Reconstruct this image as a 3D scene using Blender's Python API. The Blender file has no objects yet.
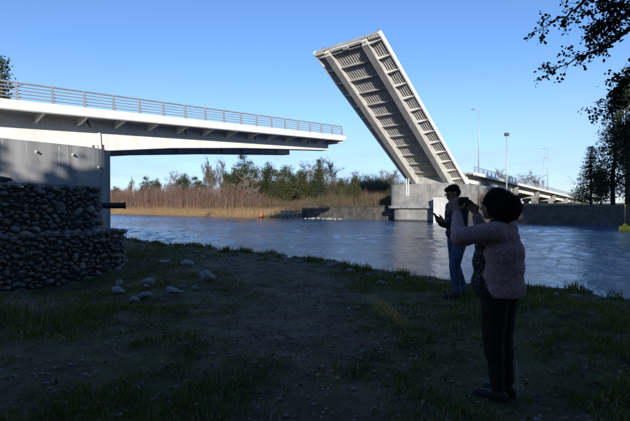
import bpy, bmesh, math, random
import numpy as np
from mathutils import Vector, Matrix, Quaternion

R = math.radians
random.seed(7)
rng = np.random.default_rng(11)
scene = bpy.context.scene
COL = scene.collection

# ------------------------------------------------------------------ camera
CAMZ = 2.9                       # eye height above the water (z = 0)
FPX = 420.0                      # focal length in photo pixels (630 wide)
HOR = 207.0                      # horizon row in the photo
cd = bpy.data.cameras.new('camera')
cam = bpy.data.objects.new('camera', cd)
COL.objects.link(cam)
cd.sensor_width = 36.0
cd.lens = 36.0 * FPX / 630.0
cd.clip_start = 0.05
cd.clip_end = 4000
cam.location = (0, 0, CAMZ)
cam.rotation_euler = (R(90) - math.atan((210.5 - HOR) / FPX), 0, 0)
scene.camera = cam

# ------------------------------------------------------------------ sky, sun, exposure
SUN_EL, SUN_AZ = R(11.0), R(0.5)         # azimuth: to the right of straight behind the camera
S = Vector((math.sin(SUN_AZ) * math.cos(SUN_EL), -math.cos(SUN_AZ) * math.cos(SUN_EL), math.sin(SUN_EL)))
world = bpy.data.worlds.new('World')
scene.world = world
world.use_nodes = True
nt = world.node_tree
nt.nodes.clear()
wo = nt.nodes.new('ShaderNodeOutputWorld')
bg = nt.nodes.new('ShaderNodeBackground')
sky = nt.nodes.new('ShaderNodeTexSky')
sky.sky_type = 'NISHITA'
sky.sun_disc = False
sky.sun_elevation = SUN_EL
sky.sun_rotation = math.pi - SUN_AZ
sky.altitude = 0
sky.air_density = 1.0
sky.dust_density = 0.0
sky.ozone_density = 4.3
# thin clouds low over the horizon, the same all the way round
tc = nt.nodes.new('ShaderNodeTexCoord')
mp = nt.nodes.new('ShaderNodeMapping')
mp.inputs['Scale'].default_value = (3.0, 3.0, 17.0)
cn = nt.nodes.new('ShaderNodeTexNoise')
cn.inputs['Scale'].default_value = 1.6
cn.inputs['Detail'].default_value = 6
cn.inputs['Roughness'].default_value = 0.62
cr = nt.nodes.new('ShaderNodeValToRGB')
cr.color_ramp.elements[0].position = 0.38
cr.color_ramp.elements[0].color = (0.55, 0.55, 0.55, 1)
cr.color_ramp.elements[1].position = 0.75
sx = nt.nodes.new('ShaderNodeSeparateXYZ')
zr = nt.nodes.new('ShaderNodeValToRGB')
zr.color_ramp.elements[0].position = 0.02
zr.color_ramp.elements[0].color = (0.95, 0.95, 0.95, 1)
zr.color_ramp.interpolation = 'EASE'
zr.color_ramp.elements[1].position = 0.34
zr.color_ramp.elements[1].color = (0, 0, 0, 1)
mu = nt.nodes.new('ShaderNodeMath')
mu.operation = 'MULTIPLY'
mx = nt.nodes.new('ShaderNodeMix')
mx.data_type = 'RGBA'
CLOUD = mx.inputs[7]
CLOUD.default_value = (2.2, 3.0, 4.1, 1)
nt.links.new(tc.outputs['Generated'], mp.inputs['Vector'])
nt.links.new(mp.outputs[0], cn.inputs['Vector'])
nt.links.new(cn.outputs[0], cr.inputs[0])
nt.links.new(tc.outputs['Generated'], sx.inputs[0])
nt.links.new(sx.outputs['Z'], zr.inputs[0])
nt.links.new(cr.outputs[0], mu.inputs[0])
nt.links.new(zr.outputs[0], mu.inputs[1])
nt.links.new(mu.outputs[0], mx.inputs[0])
nt.links.new(sky.outputs[0], mx.inputs[6])
tint = nt.nodes.new('ShaderNodeMix')
tint.data_type = 'RGBA'
tint.blend_type = 'MULTIPLY'
tint.inputs[0].default_value = 1.0
tint.inputs[7].default_value = (1.05, 0.99, 1.06, 1)
nt.links.new(mx.outputs[2], tint.inputs[6])
nt.links.new(tint.outputs[2], bg.inputs['Color'])
nt.links.new(bg.outputs[0], wo.inputs['Surface'])
bg.inputs['Strength'].default_value = 0.15

sd = bpy.data.lights.new('sun', 'SUN')
sd.energy = 4.8
sd.angle = R(0.5)
sd.color = (1.0, 0.93, 0.82)
sun = bpy.data.objects.new('sun', sd)
COL.objects.link(sun)
sun.rotation_euler = S.to_track_quat('Z', 'Y').to_euler()
sun.location = (0, -60, 60)

vs = scene.view_settings
vs.view_transform = 'Standard'
vs.look = 'None'
vs.gamma = 1.0
vs.use_curve_mapping = False
vs.exposure = 0.6
scene.cycles.max_bounces = 6
scene.cycles.transparent_max_bounces = 4

# ------------------------------------------------------------------ helpers
def mat(name, col, rough=0.8, var=0.25, scale=4.0, bump=0.0, bscale=None, col2=None, metal=0.0, spec=0.3,
        stretch=None, detail=6, contrast=(0.3, 0.7), attr=None, colattr=None, bdist=0.02, trans=0.0):
    """Principled material: two noisy tones, an optional bump, an optional mask attribute to a third colour."""
    m = bpy.data.materials.new(name)
    m.use_nodes = True
    t = m.node_tree
    b = t.nodes['Principled BSDF']
    b.inputs['Roughness'].default_value = rough
    b.inputs['Metallic'].default_value = metal
    b.inputs['Specular IOR Level'].default_value = spec
    c = t.nodes.new('ShaderNodeTexCoord')
    mpn = t.nodes.new('ShaderNodeMapping')
    if stretch:
        mpn.inputs['Scale'].default_value = stretch
    t.links.new(c.outputs['Object'], mpn.inputs['Vector'])
    n = t.nodes.new('ShaderNodeTexNoise')
    n.inputs['Scale'].default_value = scale
    n.inputs['Detail'].default_value = detail
    n.inputs['Roughness'].default_value = 0.65
    t.links.new(mpn.outputs[0], n.inputs['Vector'])
    r = t.nodes.new('ShaderNodeValToRGB')
    r.color_ramp.elements[0].position = contrast[0]
    r.color_ramp.elements[1].position = contrast[1]
    if col2 is None:
        lo = tuple(max(0, x * (1 - var)) for x in col)
        hi = tuple(min(1, x * (1 + var)) for x in col)
    else:
        lo, hi = col, col2
    r.color_ramp.elements[0].color = (*lo, 1)
    r.color_ramp.elements[1].color = (*hi, 1)
    t.links.new(n.outputs[0], r.inputs[0])
    out = r.outputs[0]
    if attr:
        a = t.nodes.new('ShaderNodeAttribute')
        a.attribute_name = attr
        x = t.nodes.new('ShaderNodeMix')
        x.data_type = 'RGBA'
        r2 = t.nodes.new('ShaderNodeValToRGB')
        r2.color_ramp.elements[0].color = (*[q * 0.65 for q in colattr], 1)
        r2.color_ramp.elements[1].color = (*[q * 1.35 for q in colattr], 1)
        r2.color_ramp.elements[0].position = 0.3
        r2.color_ramp.elements[1].position = 0.7
        t.links.new(n.outputs[0], r2.inputs[0])
        t.links.new(a.outputs['Fac'], x.inputs[0])
        t.links.new(out, x.inputs[6])
        t.links.new(r2.outputs[0], x.inputs[7])
        out = x.outputs[2]
    t.links.new(out, b.inputs['Base Color'])
    if bump:
        bn = t.nodes.new('ShaderNodeTexNoise')
        bn.inputs['Scale'].default_value = bscale or scale * 4
        bn.inputs['Detail'].default_value = 8
        bn.inputs['Roughness'].default_value = 0.7
        t.links.new(c.outputs['Object'], bn.inputs['Vector'])
        bu = t.nodes.new('ShaderNodeBump')
        bu.inputs['Strength'].default_value = bump
        bu.inputs['Distance'].default_value = bdist
        t.links.new(bn.outputs[0], bu.inputs['Height'])
        t.links.new(bu.outputs[0], b.inputs['Normal'])
    if trans:
        tr = t.nodes.new('ShaderNodeBsdfTranslucent')
        tr.inputs['Color'].default_value = (*[min(1, q * 1.6) for q in col], 1)
        ms = t.nodes.new('ShaderNodeMixShader')
        ms.inputs[0].default_value = trans
        o = t.nodes['Material Output']
        t.links.new(b.outputs[0], ms.inputs[1])
        t.links.new(tr.outputs[0], ms.inputs[2])
        t.links.new(ms.outputs[0], o.inputs['Surface'])
    return m


def link(o, parent=None):
    COL.objects.link(o)
    if parent is not None:
        o.parent = parent
    return o


def tag(o, label=None, cat=None, group=None, kind=None):
    if label:
        o['label'] = label
    if cat:
        o['category'] = cat
    if group:
        o['group'] = group
    if kind:
        o['kind'] = kind
    return o


def thing(name, label, cat, loc=(0, 0, 0), rot=(0, 0, 0), group=None):
    o = bpy.data.objects.new(name, None)
    link(o)
    o.location = loc
    o.rotation_euler = rot
    return tag(o, label, cat, group)


def np_mesh(name, verts, faces, smooth=False):
    """verts (n,3); faces (m,k) with constant k."""
    verts = np.asarray(verts, dtype=np.float32)
    faces = np.asarray(faces, dtype=np.int32)
    me = bpy.data.meshes.new(name)
    me.vertices.add(len(verts))
    me.vertices.foreach_set('co', verts.ravel())
    k = faces.shape[1]
    me.loops.add(faces.size)
    me.loops.foreach_set('vertex_index', faces.ravel())
    me.polygons.add(len(faces))
    me.polygons.foreach_set('loop_start', np.arange(0, faces.size, k, dtype=np.int32))
    me.polygons.foreach_set('loop_total', np.full(len(faces), k, dtype=np.int32))
    me.update(calc_edges=True)
    if smooth:
        me.polygons.foreach_set('use_smooth', np.ones(len(faces), dtype=bool))
    return me


class MB:
    def __init__(self):
        self.v, self.f = [], []

    def add(self, vs, fs):
        b = len(self.v)
        self.v += [tuple(map(float, p)) for p in vs]
        self.f += [tuple(b + i for i in f) for f in fs]
        return self

    def box(self, x0, x1, y0, y1, z0, z1):
        return self.add([(x0, y0, z0), (x1, y0, z0), (x1, y1, z0), (x0, y1, z0),
                         (x0, y0, z1), (x1, y0, z1), (x1, y1, z1), (x0, y1, z1)],
                        [(0, 3, 2, 1), (4, 5, 6, 7), (0, 1, 5, 4), (1, 2, 6, 5), (2, 3, 7, 6), (3, 0, 4, 7)])

    def loft(self, secs, cap=True):
        """secs: list of rings (same count of 3-D points)."""
        n = len(secs[0])
        vs = [p for s in secs for p in s]
        fs = []
        for i in range(len(secs) - 1):
            for j in range(n):
                a, b = i * n + j, i * n + (j + 1) % n
                fs.append((a, b, b + n, a + n))
        if cap:
            fs.append(tuple(reversed(range(n))))
            fs.append(tuple((len(secs) - 1) * n + j for j in range(n)))
        return self.add(vs, fs)

    def tube(self, pts, rad, n=6, cap=True):
        pts = [Vector(p) for p in pts]
        if not hasattr(rad, '__len__'):
            rad = [rad] * len(pts)
        secs = []
        up = Vector((0, 0, 1))
        for i, p in enumerate(pts):
            d = (pts[min(i + 1, len(pts) - 1)] - pts[max(i - 1, 0)])
            if d.length < 1e-9:
                d = Vector((0, 0, 1))
            d.normalize()
            ref = up if abs(d.z) < 0.9 else Vector((1, 0, 0))
            a = d.cross(ref).normalized()
            b = d.cross(a)
            secs.append([p + (a * math.cos(2 * math.pi * k / n) + b * math.sin(2 * math.pi * k / n)) * rad[i] for k in range(n)])
        return self.loft(secs, cap)

    def mesh(self, name, smooth=False):
        me = bpy.data.meshes.new(name)
        me.from_pydata(self.v, [], self.f)
        bm = bmesh.new()
        bm.from_mesh(me)
        bmesh.ops.recalc_face_normals(bm, faces=bm.faces)
        bm.to_mesh(me)
        bm.free()
        if smooth:
            for p in me.polygons:
                p.use_smooth = True
        return me

    def build(self, name, m, parent=None, smooth=False, loc=None):
        me = self.mesh(name, smooth)
        me.materials.append(m)
        o = bpy.data.objects.new(name, me)
        if loc is not None:
            o.location = loc
        return link(o, parent)


def obj(name, me, m=None, parent=None, loc=None, rot=None, scale=None):
    if m is not None and len(me.materials) == 0:
        me.materials.append(m)
    o = bpy.data.objects.new(name, me)
    if loc is not None:
        o.location = loc
    if rot is not None:
        o.rotation_euler = rot
    if scale is not None:
        o.scale = scale
    return link(o, parent)


def _hash(ix, iy, seed):
    h = (ix.astype(np.int64) * 374761393 + iy.astype(np.int64) * 668265263 + seed * 982451653) & 0xFFFFFFFF
    h = ((h ^ (h >> 13)) * 1274126177) & 0xFFFFFFFF
    return ((h ^ (h >> 16)) & 0xFFFF) / 65535.0


def vnoise(x, y, seed=0):
    x, y = np.asarray(x, float), np.asarray(y, float)
    ix, iy = np.floor(x), np.floor(y)
    fx, fy = x - ix, y - iy
    fx, fy = fx * fx * (3 - 2 * fx), fy * fy * (3 - 2 * fy)
    a, b = _hash(ix, iy, seed), _hash(ix + 1, iy, seed)
    c, d = _hash(ix, iy + 1, seed), _hash(ix + 1, iy + 1, seed)
    return (a * (1 - fx) + b * fx) * (1 - fy) + (c * (1 - fx) + d * fx) * fy


def fbm(x, y, seed=0, oct=4):
    s, amp, t = 0, 1.0, 0
    for i in range(oct):
        s = s + amp * vnoise(np.asarray(x) * 2 ** i, np.asarray(y) * 2 ** i, seed + i)
        t += amp
        amp *= 0.5
    return s / t          # 0..1


# ------------------------------------------------------------------ layout frame
D2 = (0.652, 0.758)               # bridge axis on the ground plan (away, to the right)
N2 = (0.758, -0.652)              # across the axis, towards the camera's right
BR = math.atan2(D2[1], D2[0])
P0 = (-20.25, 27.0)               # near edge of the deck at the left edge of the picture
W = 13.0                          # deck width


def plan(s, o):
    """s along the bridge, o to the far side of the near deck edge -> world x, y"""
    return P0[0] + s * D2[0] - o * N2[0], P0[1] + s * D2[1] - o * N2[1]


def pq(x, y):
    return (N2[0] * (x + 0.4) + N2[1] * (y - 12.0), D2[0] * (x + 0.4) + D2[1] * (y - 12.0))


def xy(p, q):
    return -0.4 + p * N2[0] + q * D2[0], 12.0 + p * N2[1] + q * D2[1]


def at_px(px, y, Z):
    """photo pixel at a chosen depth -> world point"""
    return Vector(((px - 315.0) / FPX * Z, Z, CAMZ + (HOR - y) / FPX * Z))


def on_q(px, q):
    """ground-plan point in picture column px on the line q = const across the river"""
    k = (px - 315.0) / FPX
    Z = (q - D2[0] * 0.4 + D2[1] * 12.0) / (D2[0] * k + D2[1])
    return k * Z, Z


def sstep(a, b, x):
    t = np.clip((x - a) / (b - a), 0, 1)
    return t * t * (3 - 2 * t)


FAR_Q = 70.0
WAVE = 0.115                      # rms slope of the ripples


def ground_z(x, y):
    x, y = np.asarray(x, float), np.asarray(y, float)
    p = N2[0] * (x + 0.4) + N2[1] * (y - 12.0)
    q = D2[0] * (x + 0.4) + D2[1] * (y - 12.0)
    wob = (fbm(p * 0.45, q * 0.1, 3) - 0.5) * 1.5 + (fbm(p * 2.2, q * 1.5, 5) - 0.5) * 0.5
    near = 1.45 + (fbm(x * 0.35, y * 0.35, 21) - 0.5) * 0.22 + (fbm(x * 1.6, y * 1.6, 22, 3) - 0.5) * 0.09 + (fbm(x * 5.5, y * 5.5, 24, 2) - 0.5) * 0.045
    # hollow with tall grass in front of the gabions
    near = near - 0.50 * np.exp(-(((x + 5.6) / 1.5) ** 2 + ((y - 8.9) / 1.6) ** 2))
    qn = q + wob
    near = near - 2.7 * sstep(-0.35, 2.6, qn)
    q_ = q - 4.5 * sstep(-70, -64, p)
    wf = (fbm(p * 0.06, q * 0.02, 9) - 0.5) * 5.0 * sstep(-20, -60, p)
    far_h = 0.7 + 2.5 * sstep(-58, -42, p) + (fbm(x * 0.05, y * 0.05, 30) - 0.5) * 0.5
    rise = sstep(FAR_Q - 1.5, FAR_Q + 2.5, q_ + wf)
    far = -1.5 + (far_h + 1.5) * rise + 1.2 * sstep(FAR_Q + 10, FAR_Q + 120, q)
    t = sstep(20, 40, q)
    return near * (1 - t) + far * t


def gz(x, y):
    return float(ground_z(np.array([x]), np.array([y]))[0])


# ------------------------------------------------------------------ materials
M_white = mat('white_painted_steel', (0.66, 0.655, 0.635), 0.5, var=0.14, scale=0.9, stretch=(1.2, 1.2, 0.25), bump=0.04, bscale=9)
M_under = mat('shade_grey_steel', (0.30, 0.295, 0.285), 0.6, var=0.25, scale=0.9, bump=0.05, bscale=7)  # white steel toned down to carry the shade under the deck
M_web = mat('weathered_pale_web', (0.46, 0.455, 0.44), 0.6, var=0.18, scale=0.7, bump=0.05, bscale=7)
M_rib = mat('pale_grey_rib', (0.42, 0.415, 0.40), 0.6, var=0.18, scale=0.9, bump=0.05, bscale=7)
M_flange = mat('weathered_dim_lit_flange', (0.25, 0.247, 0.24), 0.6, var=0.2, scale=0.5, bump=0.05, bscale=7)  # weathered steel, darkened further to stand for grazing sunlight
M_rail = mat('galvanised_rail', (0.235, 0.25, 0.275), 0.5, var=0.15, scale=3)
M_drain = mat('dark_drain_pipe', (0.03, 0.03, 0.03), 0.5)
M_rust = mat('rust_stain', (0.10, 0.055, 0.035), 0.9, scale=8)
M_conc = mat('streaked_concrete', (0.14, 0.145, 0.15), 0.9, scale=0.75, stretch=(1.6, 1.6, 0.16), col2=(0.27, 0.27, 0.27),
             bump=0.25, bscale=5, contrast=(0.35, 0.68))
M_conc2 = mat('pale_concrete', (0.20, 0.20, 0.197), 0.9, var=0.35, scale=0.6, bump=0.2, bscale=4)
M_algae = mat('wet_algae_concrete', (0.045, 0.048, 0.038), 0.7, var=0.4, scale=2)
M_streak = mat('lime_streak', (0.38, 0.38, 0.375), 0.9, var=0.15, scale=3)
M_stone = [mat('river_stone_' + n, c, 0.85, var=0.3, scale=5, bump=0.3, bscale=18) for n, c in
           (('grey', (0.18, 0.168, 0.15)), ('dark', (0.11, 0.105, 0.10)), ('brown', (0.22, 0.165, 0.12)), ('pale', (0.30, 0.27, 0.23)))]
M_boulder = mat('pale_boulder', (0.24, 0.235, 0.22), 0.95, scale=1.6, col2=(0.50, 0.48, 0.45), bump=0.8, bscale=5, bdist=0.08)
M_core = mat('dark_rubble_fill', (0.055, 0.05, 0.045), 1.0, bump=1.0, bscale=20, bdist=0.05)
M_wire = mat('gabion_wire', (0.16, 0.15, 0.14), 0.5, metal=0.6)
M_ground = mat('bank_soil', (0.060, 0.044, 0.027), 1.0, scale=2.6, col2=(0.23, 0.170, 0.105), bump=1.0, bscale=7, bdist=0.09,
               attr='green', colattr=(0.075, 0.075, 0.024))
M_grass = mat('grass_blades', (0.058, 0.082, 0.014), 0.9, scale=1.3, col2=(0.175, 0.172, 0.042), trans=0.25, spec=0.1)
M_drygrass = mat('dry_grass', (0.26, 0.20, 0.11), 0.8, var=0.4, scale=1.5, trans=0.2)
M_gravel = mat('gravel', (0.10, 0.095, 0.09), 0.9, scale=3, col2=(0.30, 0.28, 0.26))
M_reed = mat('dry_reeds', (0.46, 0.29, 0.13), 0.8, scale=0.35, col2=(0.66, 0.46, 0.25), trans=0.2)
M_willow = mat('bare_willow_stems', (0.14, 0.082, 0.058), 0.8, scale=0.25, col2=(0.26, 0.165, 0.115))
M_scrub = mat('brown_scrub', (0.10, 0.075, 0.045), 0.85, scale=0.3, col2=(0.21, 0.155, 0.09))
M_bark = mat('grey_bark', (0.095, 0.080, 0.066), 0.9, var=0.3, scale=2)
M_farwood = mat('far_wood_twigs', (0.050, 0.045, 0.028), 0.9, scale=0.12, col2=(0.12, 0.095, 0.062))
M_barkdark = mat('dark_bark', (0.045, 0.038, 0.032), 0.9, var=0.3, scale=3)
M_barkpale = mat('pale_bark', (0.16, 0.135, 0.11), 0.9, var=0.3, scale=2)
M_leafdark = mat('dark_evergreen_leaves', (0.014, 0.022, 0.011), 0.8, scale=0.5, col2=(0.038, 0.050, 0.020), spec=0.2)
M_leafgreen = mat('ivy_green_leaves', (0.022, 0.029, 0.011), 0.7, scale=0.5, col2=(0.056, 0.060, 0.024), spec=0.2)
M_leafshade = mat('shade_tree_leaves', (0.02, 0.03, 0.012), 0.8, scale=0.6, col2=(0.045, 0.055, 0.02), spec=0.15)
M_leafnear = mat('autumn_alder_leaves', (0.016, 0.013, 0.010), 0.8, scale=2, col2=(0.045, 0.033, 0.016), spec=0.1)
M_revet = mat('shade_dark_revetment', (0.028, 0.027, 0.026), 0.95, scale=0.8, col2=(0.085, 0.08, 0.075), bump=0.8, bscale=3, bdist=0.15)  # dark grey stone, deepened to carry tree shade on the right-hand wall
M_timber = mat('weathered_timber', (0.27, 0.25, 0.21), 0.9, var=0.25, scale=2)
M_pipe = mat('black_pipe', (0.02, 0.02, 0.02), 0.6, var=0.3)
M_yellow = mat('yellow_buoy_paint', (0.70, 0.50, 0.03), 0.5, var=0.1)
M_orange = mat('orange_buoy_paint', (0.62, 0.20, 0.06), 0.5, var=0.1)
M_lamp = mat('lamp_pole_steel', (0.36, 0.37, 0.38), 0.5, var=0.1, metal=0.3)
M_lamphead = mat('dark_lamp_head', (0.04, 0.04, 0.045), 0.5)
M_skin = mat('skin', (0.24, 0.13, 0.088), 0.6, var=0.08, scale=20)
M_hair = mat('dark_hair', (0.008, 0.0065, 0.006), 0.75, var=0.5, scale=60, bump=1.0, bscale=45, bdist=0.02, spec=0.15)
M_jeans = mat('blue_denim', (0.045, 0.075, 0.14), 0.9, var=0.35, scale=9, bump=0.2, bscale=40)
M_jacket = mat('navy_jacket', (0.012, 0.017, 0.030), 0.7, var=0.3, scale=6, bump=0.25, bscale=12)
M_trouser = mat('black_trousers', (0.012, 0.011, 0.012), 0.9, var=0.3, scale=8)
M_shoe = mat('brown_leather_shoe', (0.022, 0.014, 0.011), 0.6, var=0.2)
M_shoe2 = mat('dark_shoe', (0.02, 0.02, 0.022), 0.6, var=0.2)
M_phone = mat('black_phone', (0.006, 0.006, 0.007), 0.25, var=0.0, spec=0.5)
M_metal = mat('thin_metal', (0.3, 0.28, 0.25), 0.35, metal=0.8)

# heathered knit
M_knit = mat('mauve_knit', (0.11, 0.060, 0.064), 0.95, scale=95, col2=(0.56, 0.35, 0.345), detail=3, bump=0.5, bscale=160, bdist=0.004)
# black cloth with white flecks
M_blouse = bpy.data.materials.new('black_flecked_blouse')
M_blouse.use_nodes = True
_t = M_blouse.node_tree
_b = _t.nodes['Principled BSDF']
_b.inputs['Roughness'].default_value = 0.9
_c = _t.nodes.new('ShaderNodeTexCoord')
_mm = _t.nodes.new('ShaderNodeMapping')
_mm.inputs['Scale'].default_value = (1, 1, 0.55)
_v = _t.nodes.new('ShaderNodeTexVoronoi')
_v.inputs['Scale'].default_value = 75
_r = _t.nodes.new('ShaderNodeValToRGB')
_r.color_ramp.elements[0].position = 0.16
_r.color_ramp.elements[0].color = (0.42, 0.42, 0.44, 1)
_r.color_ramp.elements[1].position = 0.24
_r.color_ramp.elements[1].color = (0.008, 0.008, 0.010, 1)
_t.links.new(_c.outputs['Object'], _mm.inputs[0])
_t.links.new(_mm.outputs[0], _v.inputs['Vector'])
_t.links.new(_v.outputs['Distance'], _r.inputs[0])
_t.links.new(_r.outputs[0], _b.inputs['Base Color'])

# water
M_water = bpy.data.materials.new('river_water')
M_water.use_nodes = True
_t = M_water.node_tree
_b = _t.nodes['Principled BSDF']
_b.inputs['Base Color'].default_value = (0.030, 0.075, 0.150, 1)
_b.inputs['Roughness'].default_value = 0.06
_b.inputs['IOR'].default_value = 1.42
_c = _t.nodes.new('ShaderNodeTexCoord')
_hs = None
for sc_, st, ln in ((3.6, 0.05, (1.0, 1.5, 1)), (9.0, 0.015, (1.0, 1.3, 1))):
    _m = _t.nodes.new('ShaderNodeMapping')
    _m.inputs['Scale'].default_value = ln
    _m.inputs['Rotation'].default_value = (0, 0, 0.5)
    _n = _t.nodes.new('ShaderNodeTexNoise')
    _n.inputs['Scale'].default_value = sc_
    _n.inputs['Detail'].default_value = 4
    _k = _t.nodes.new('ShaderNodeMath')
    _k.operation = 'MULTIPLY'
    _k.inputs[1].default_value = st
    _t.links.new(_c.outputs['Object'], _m.inputs[0])
    _t.links.new(_m.outputs[0], _n.inputs['Vector'])
    _t.links.new(_n.outputs[0], _k.inputs[0])
    if _hs is None:
        _hs = _k.outputs[0]
    else:
        _a = _t.nodes.new('ShaderNodeMath')
        _a.operation = 'ADD'
        _t.links.new(_hs, _a.inputs[0])
        _t.links.new(_k.outputs[0], _a.inputs[1])
        _hs = _a.outputs[0]
_pn = _t.nodes.new('ShaderNodeTexNoise')          # wind patches: rougher and calmer water
_pn.inputs['Scale'].default_value = 0.05
_pn.inputs['Detail'].default_value = 5
_pm = _t.nodes.new('ShaderNodeMapping')
_pm.inputs['Rotation'].default_value = (0, 0, 0.71)
_pm.inputs['Scale'].default_value = (0.7, 2.6, 1)
_pr = _t.nodes.new('ShaderNodeMapRange')
_pr.inputs[1].default_value = 0.35
_pr.inputs[2].default_value = 0.65
_pr.inputs[3].default_value = 0.45
_pr.inputs[4].default_value = 1.5
_px = _t.nodes.new('ShaderNodeMath')
_px.operation = 'MULTIPLY'
_t.links.new(_c.outputs['Object'], _pm.inputs[0])
_t.links.new(_pm.outputs[0], _pn.inputs['Vector'])
_t.links.new(_pn.outputs[0], _pr.inputs[0])
_t.links.new(_hs, _px.inputs[0])
_t.links.new(_pr.outputs[0], _px.inputs[1])
_hs = _px.outputs[0]
_bu = _t.nodes.new('ShaderNodeBump')
_bu.inputs['Strength'].default_value = 1.0
_bu.inputs['Distance'].default_value = 1.0
_t.links.new(_hs, _bu.inputs['Height'])
_t.links.new(_bu.outputs[0], _b.inputs['Normal'])

# ------------------------------------------------------------------ ground sheet and water
def axis(parts):
    out = []
    for a, b, st in parts:
        out += list(np.arange(a, b, st))
    return np.array(out + [parts[-1][1]])


ap = axis([(-900, -300, 60), (-300, -40, 4), (-40, -14, 1.0), (-14, 14, 0.11), (14, 60, 1.5), (60, 240, 10), (240, 900, 60)])
aq = axis([(-300, -40, 20), (-40, -14, 2), (-14, 3.2, 0.10), (3.2, 60, 5), (60, 80, 0.8), (80, 200, 8), (200, 1500, 100)])
PP, QQ = np.meshgrid(ap, aq)
GX = -0.4 + PP * N2[0] + QQ * D2[0]
GY = 12.0 + PP * N2[1] + QQ * D2[1]
GZ = ground_z(GX, GY)
nq, np_ = PP.shape
idx = np.arange(nq * np_).reshape(nq, np_)
F = np.stack([idx[:-1, :-1], idx[:-1, 1:], idx[1:, 1:], idx[1:, :-1]], -1).reshape(-1, 4)


def green_mask(x, y):
    """1 where grass grows, 0 on the bare track"""
    x, y = np.asarray(x, float), np.asarray(y, float)
    c = -0.75 + 0.02 * y + 0.35 * np.sin(y * 0.5)
    track = np.exp(-((x - c) / (1.35 + 0.03 * y)) ** 2)
    g = 0.72 - 0.80 * track + (fbm(x * 0.8, y * 0.8, 41) - 0.5) * 2.4 + 0.35 * sstep(1.2, 2.6, x)
    return np.clip(g, 0, 1)


me = np_mesh('ground', np.stack([GX, GY, GZ], -1).reshape(-1, 3), F, True)
at = me.attributes.new('green', 'FLOAT', 'POINT')
at.data.foreach_set('value', green_mask(GX, GY).ravel().astype(np.float32))
tag(obj('ground', me, M_ground), kind='structure')

# the river: a rippled sheet between the banks, joined to a flat sheet that runs on to the horizon
wp, wq = np.arange(-215, 22.01, 0.26), np.arange(-1.6, 74.01, 0.25)
WP, WQ = np.meshgrid(wp, wq)
wrs = np.random.default_rng(40)
WZ = np.zeros_like(WP)
for _ in range(40):
    lam = math.exp(wrs.uniform(math.log(0.75), math.log(2.8)))
    an = wrs.normal(0.6, 0.75)
    kk = 2 * math.pi / lam
    WZ += WAVE * math.sqrt(2 / 40) / kk * np.sin(kk * (WP * math.cos(an) + WQ * math.sin(an)) + wrs.uniform(0, 6.28))
patch = 0.45 + 1.1 * sstep(0.3, 0.7, fbm(WP * 0.02 + WQ * 0.01, WQ * 0.09, 45, 4))
edge = sstep(-215, -205, WP) * sstep(22, 18, WP) * sstep(74, 72, WQ) * sstep(-1.6, -0.5, WQ)
WZ = WZ * patch * edge
nq_, np2 = WP.shape
idx = np.arange(nq_ * np2).reshape(nq_, np2)
F = np.stack([idx[:-1, :-1], idx[:-1, 1:], idx[1:, 1:], idx[1:, :-1]], -1).reshape(-1, 4)
V = np.stack([-0.4 + WP * N2[0] + WQ * D2[0], 12.0 + WP * N2[1] + WQ * D2[1], WZ], -1).reshape(-1, 3)
n0 = len(V)
ring = [xy(a, b) for a, b in ((-215, -1.6), (22.1, -1.6), (22.1, 74.0), (-215, 74.0))]
big = [xy(a, b) for a, b in ((-2500, -400), (2500, -400), (2500, 2500), (-2500, 2500))]
V = np.concatenate([V, [(a, b, -0.005) for a, b in ring], [(a, b, -0.005) for a, b in big]])
F = np.concatenate([F, [(n0 + i, n0 + 4 + i, n0 + 4 + (i + 1) % 4, n0 + (i + 1) % 4) for i in range(4)]])
tag(obj('water', np_mesh('water', V, F, True), M_water), kind='structure')

# ------------------------------------------------------------------ bridge builders (local: x along, y across, z up from deck edge top)
def fascia_mesh(x0, x1, ysign):
    prof = [(0.0, -0.04), (0.03, -0.62), (0.10, -0.68), (0.30, -0.68), (0.36, -0.40), (0.36, 0.0), (0.04, 0.0)]
    m = MB()
    secs = []
    for x in (x0, x1):
        secs.append([(x, ysign * (W / 2 - a), b) for a, b in prof])
    return m.loft(secs)


POST_ME = RAILP_ME = None


def post_mesh():
    m = MB()
    m.loft([[(-0.08, -0.11, 0), (0.08, -0.11, 0), (0.08, 0.11, 0), (-0.08, 0.11, 0)],
            [(-0.07, -0.09, 0.7), (0.07, -0.09, 0.7), (0.07, 0.06, 0.7), (-0.07, 0.06, 0.7)],
            [(-0.06, -0.07, 1.2), (0.06, -0.07, 1.2), (0.06, 0.03, 1.2), (-0.06, 0.03, 1.2)]])
    m.box(-0.12, 0.12, -0.14, 0.14, 0.0, 0.025)
    return m.mesh('railing_post')


def railing(T, x0, x1, ysign, step, off=0.0, inset=0.17):
    global POST_ME
    if POST_ME is None:
        POST_ME = post_mesh()
        POST_ME.materials.append(M_rail)
    y = ysign * (W / 2 - inset)
    x = x0 + off
    while x <= x1 + 1e-6:
        obj('railing_post', POST_ME, None, T, (x, y, 0.0), (0, 0, 0 if ysign > 0 else math.pi))
        x += step
    for k, z in enumerate((1.17, 0.92, 0.69, 0.46, 0.23)):
        m = MB()
        r = 0.07 if k == 0 else 0.038
        m.tube([(x0, y - ysign * 0.06, z), (x1, y - ysign * 0.06, z)], r, 6)
        m.build('rail', M_rail, T)


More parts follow.
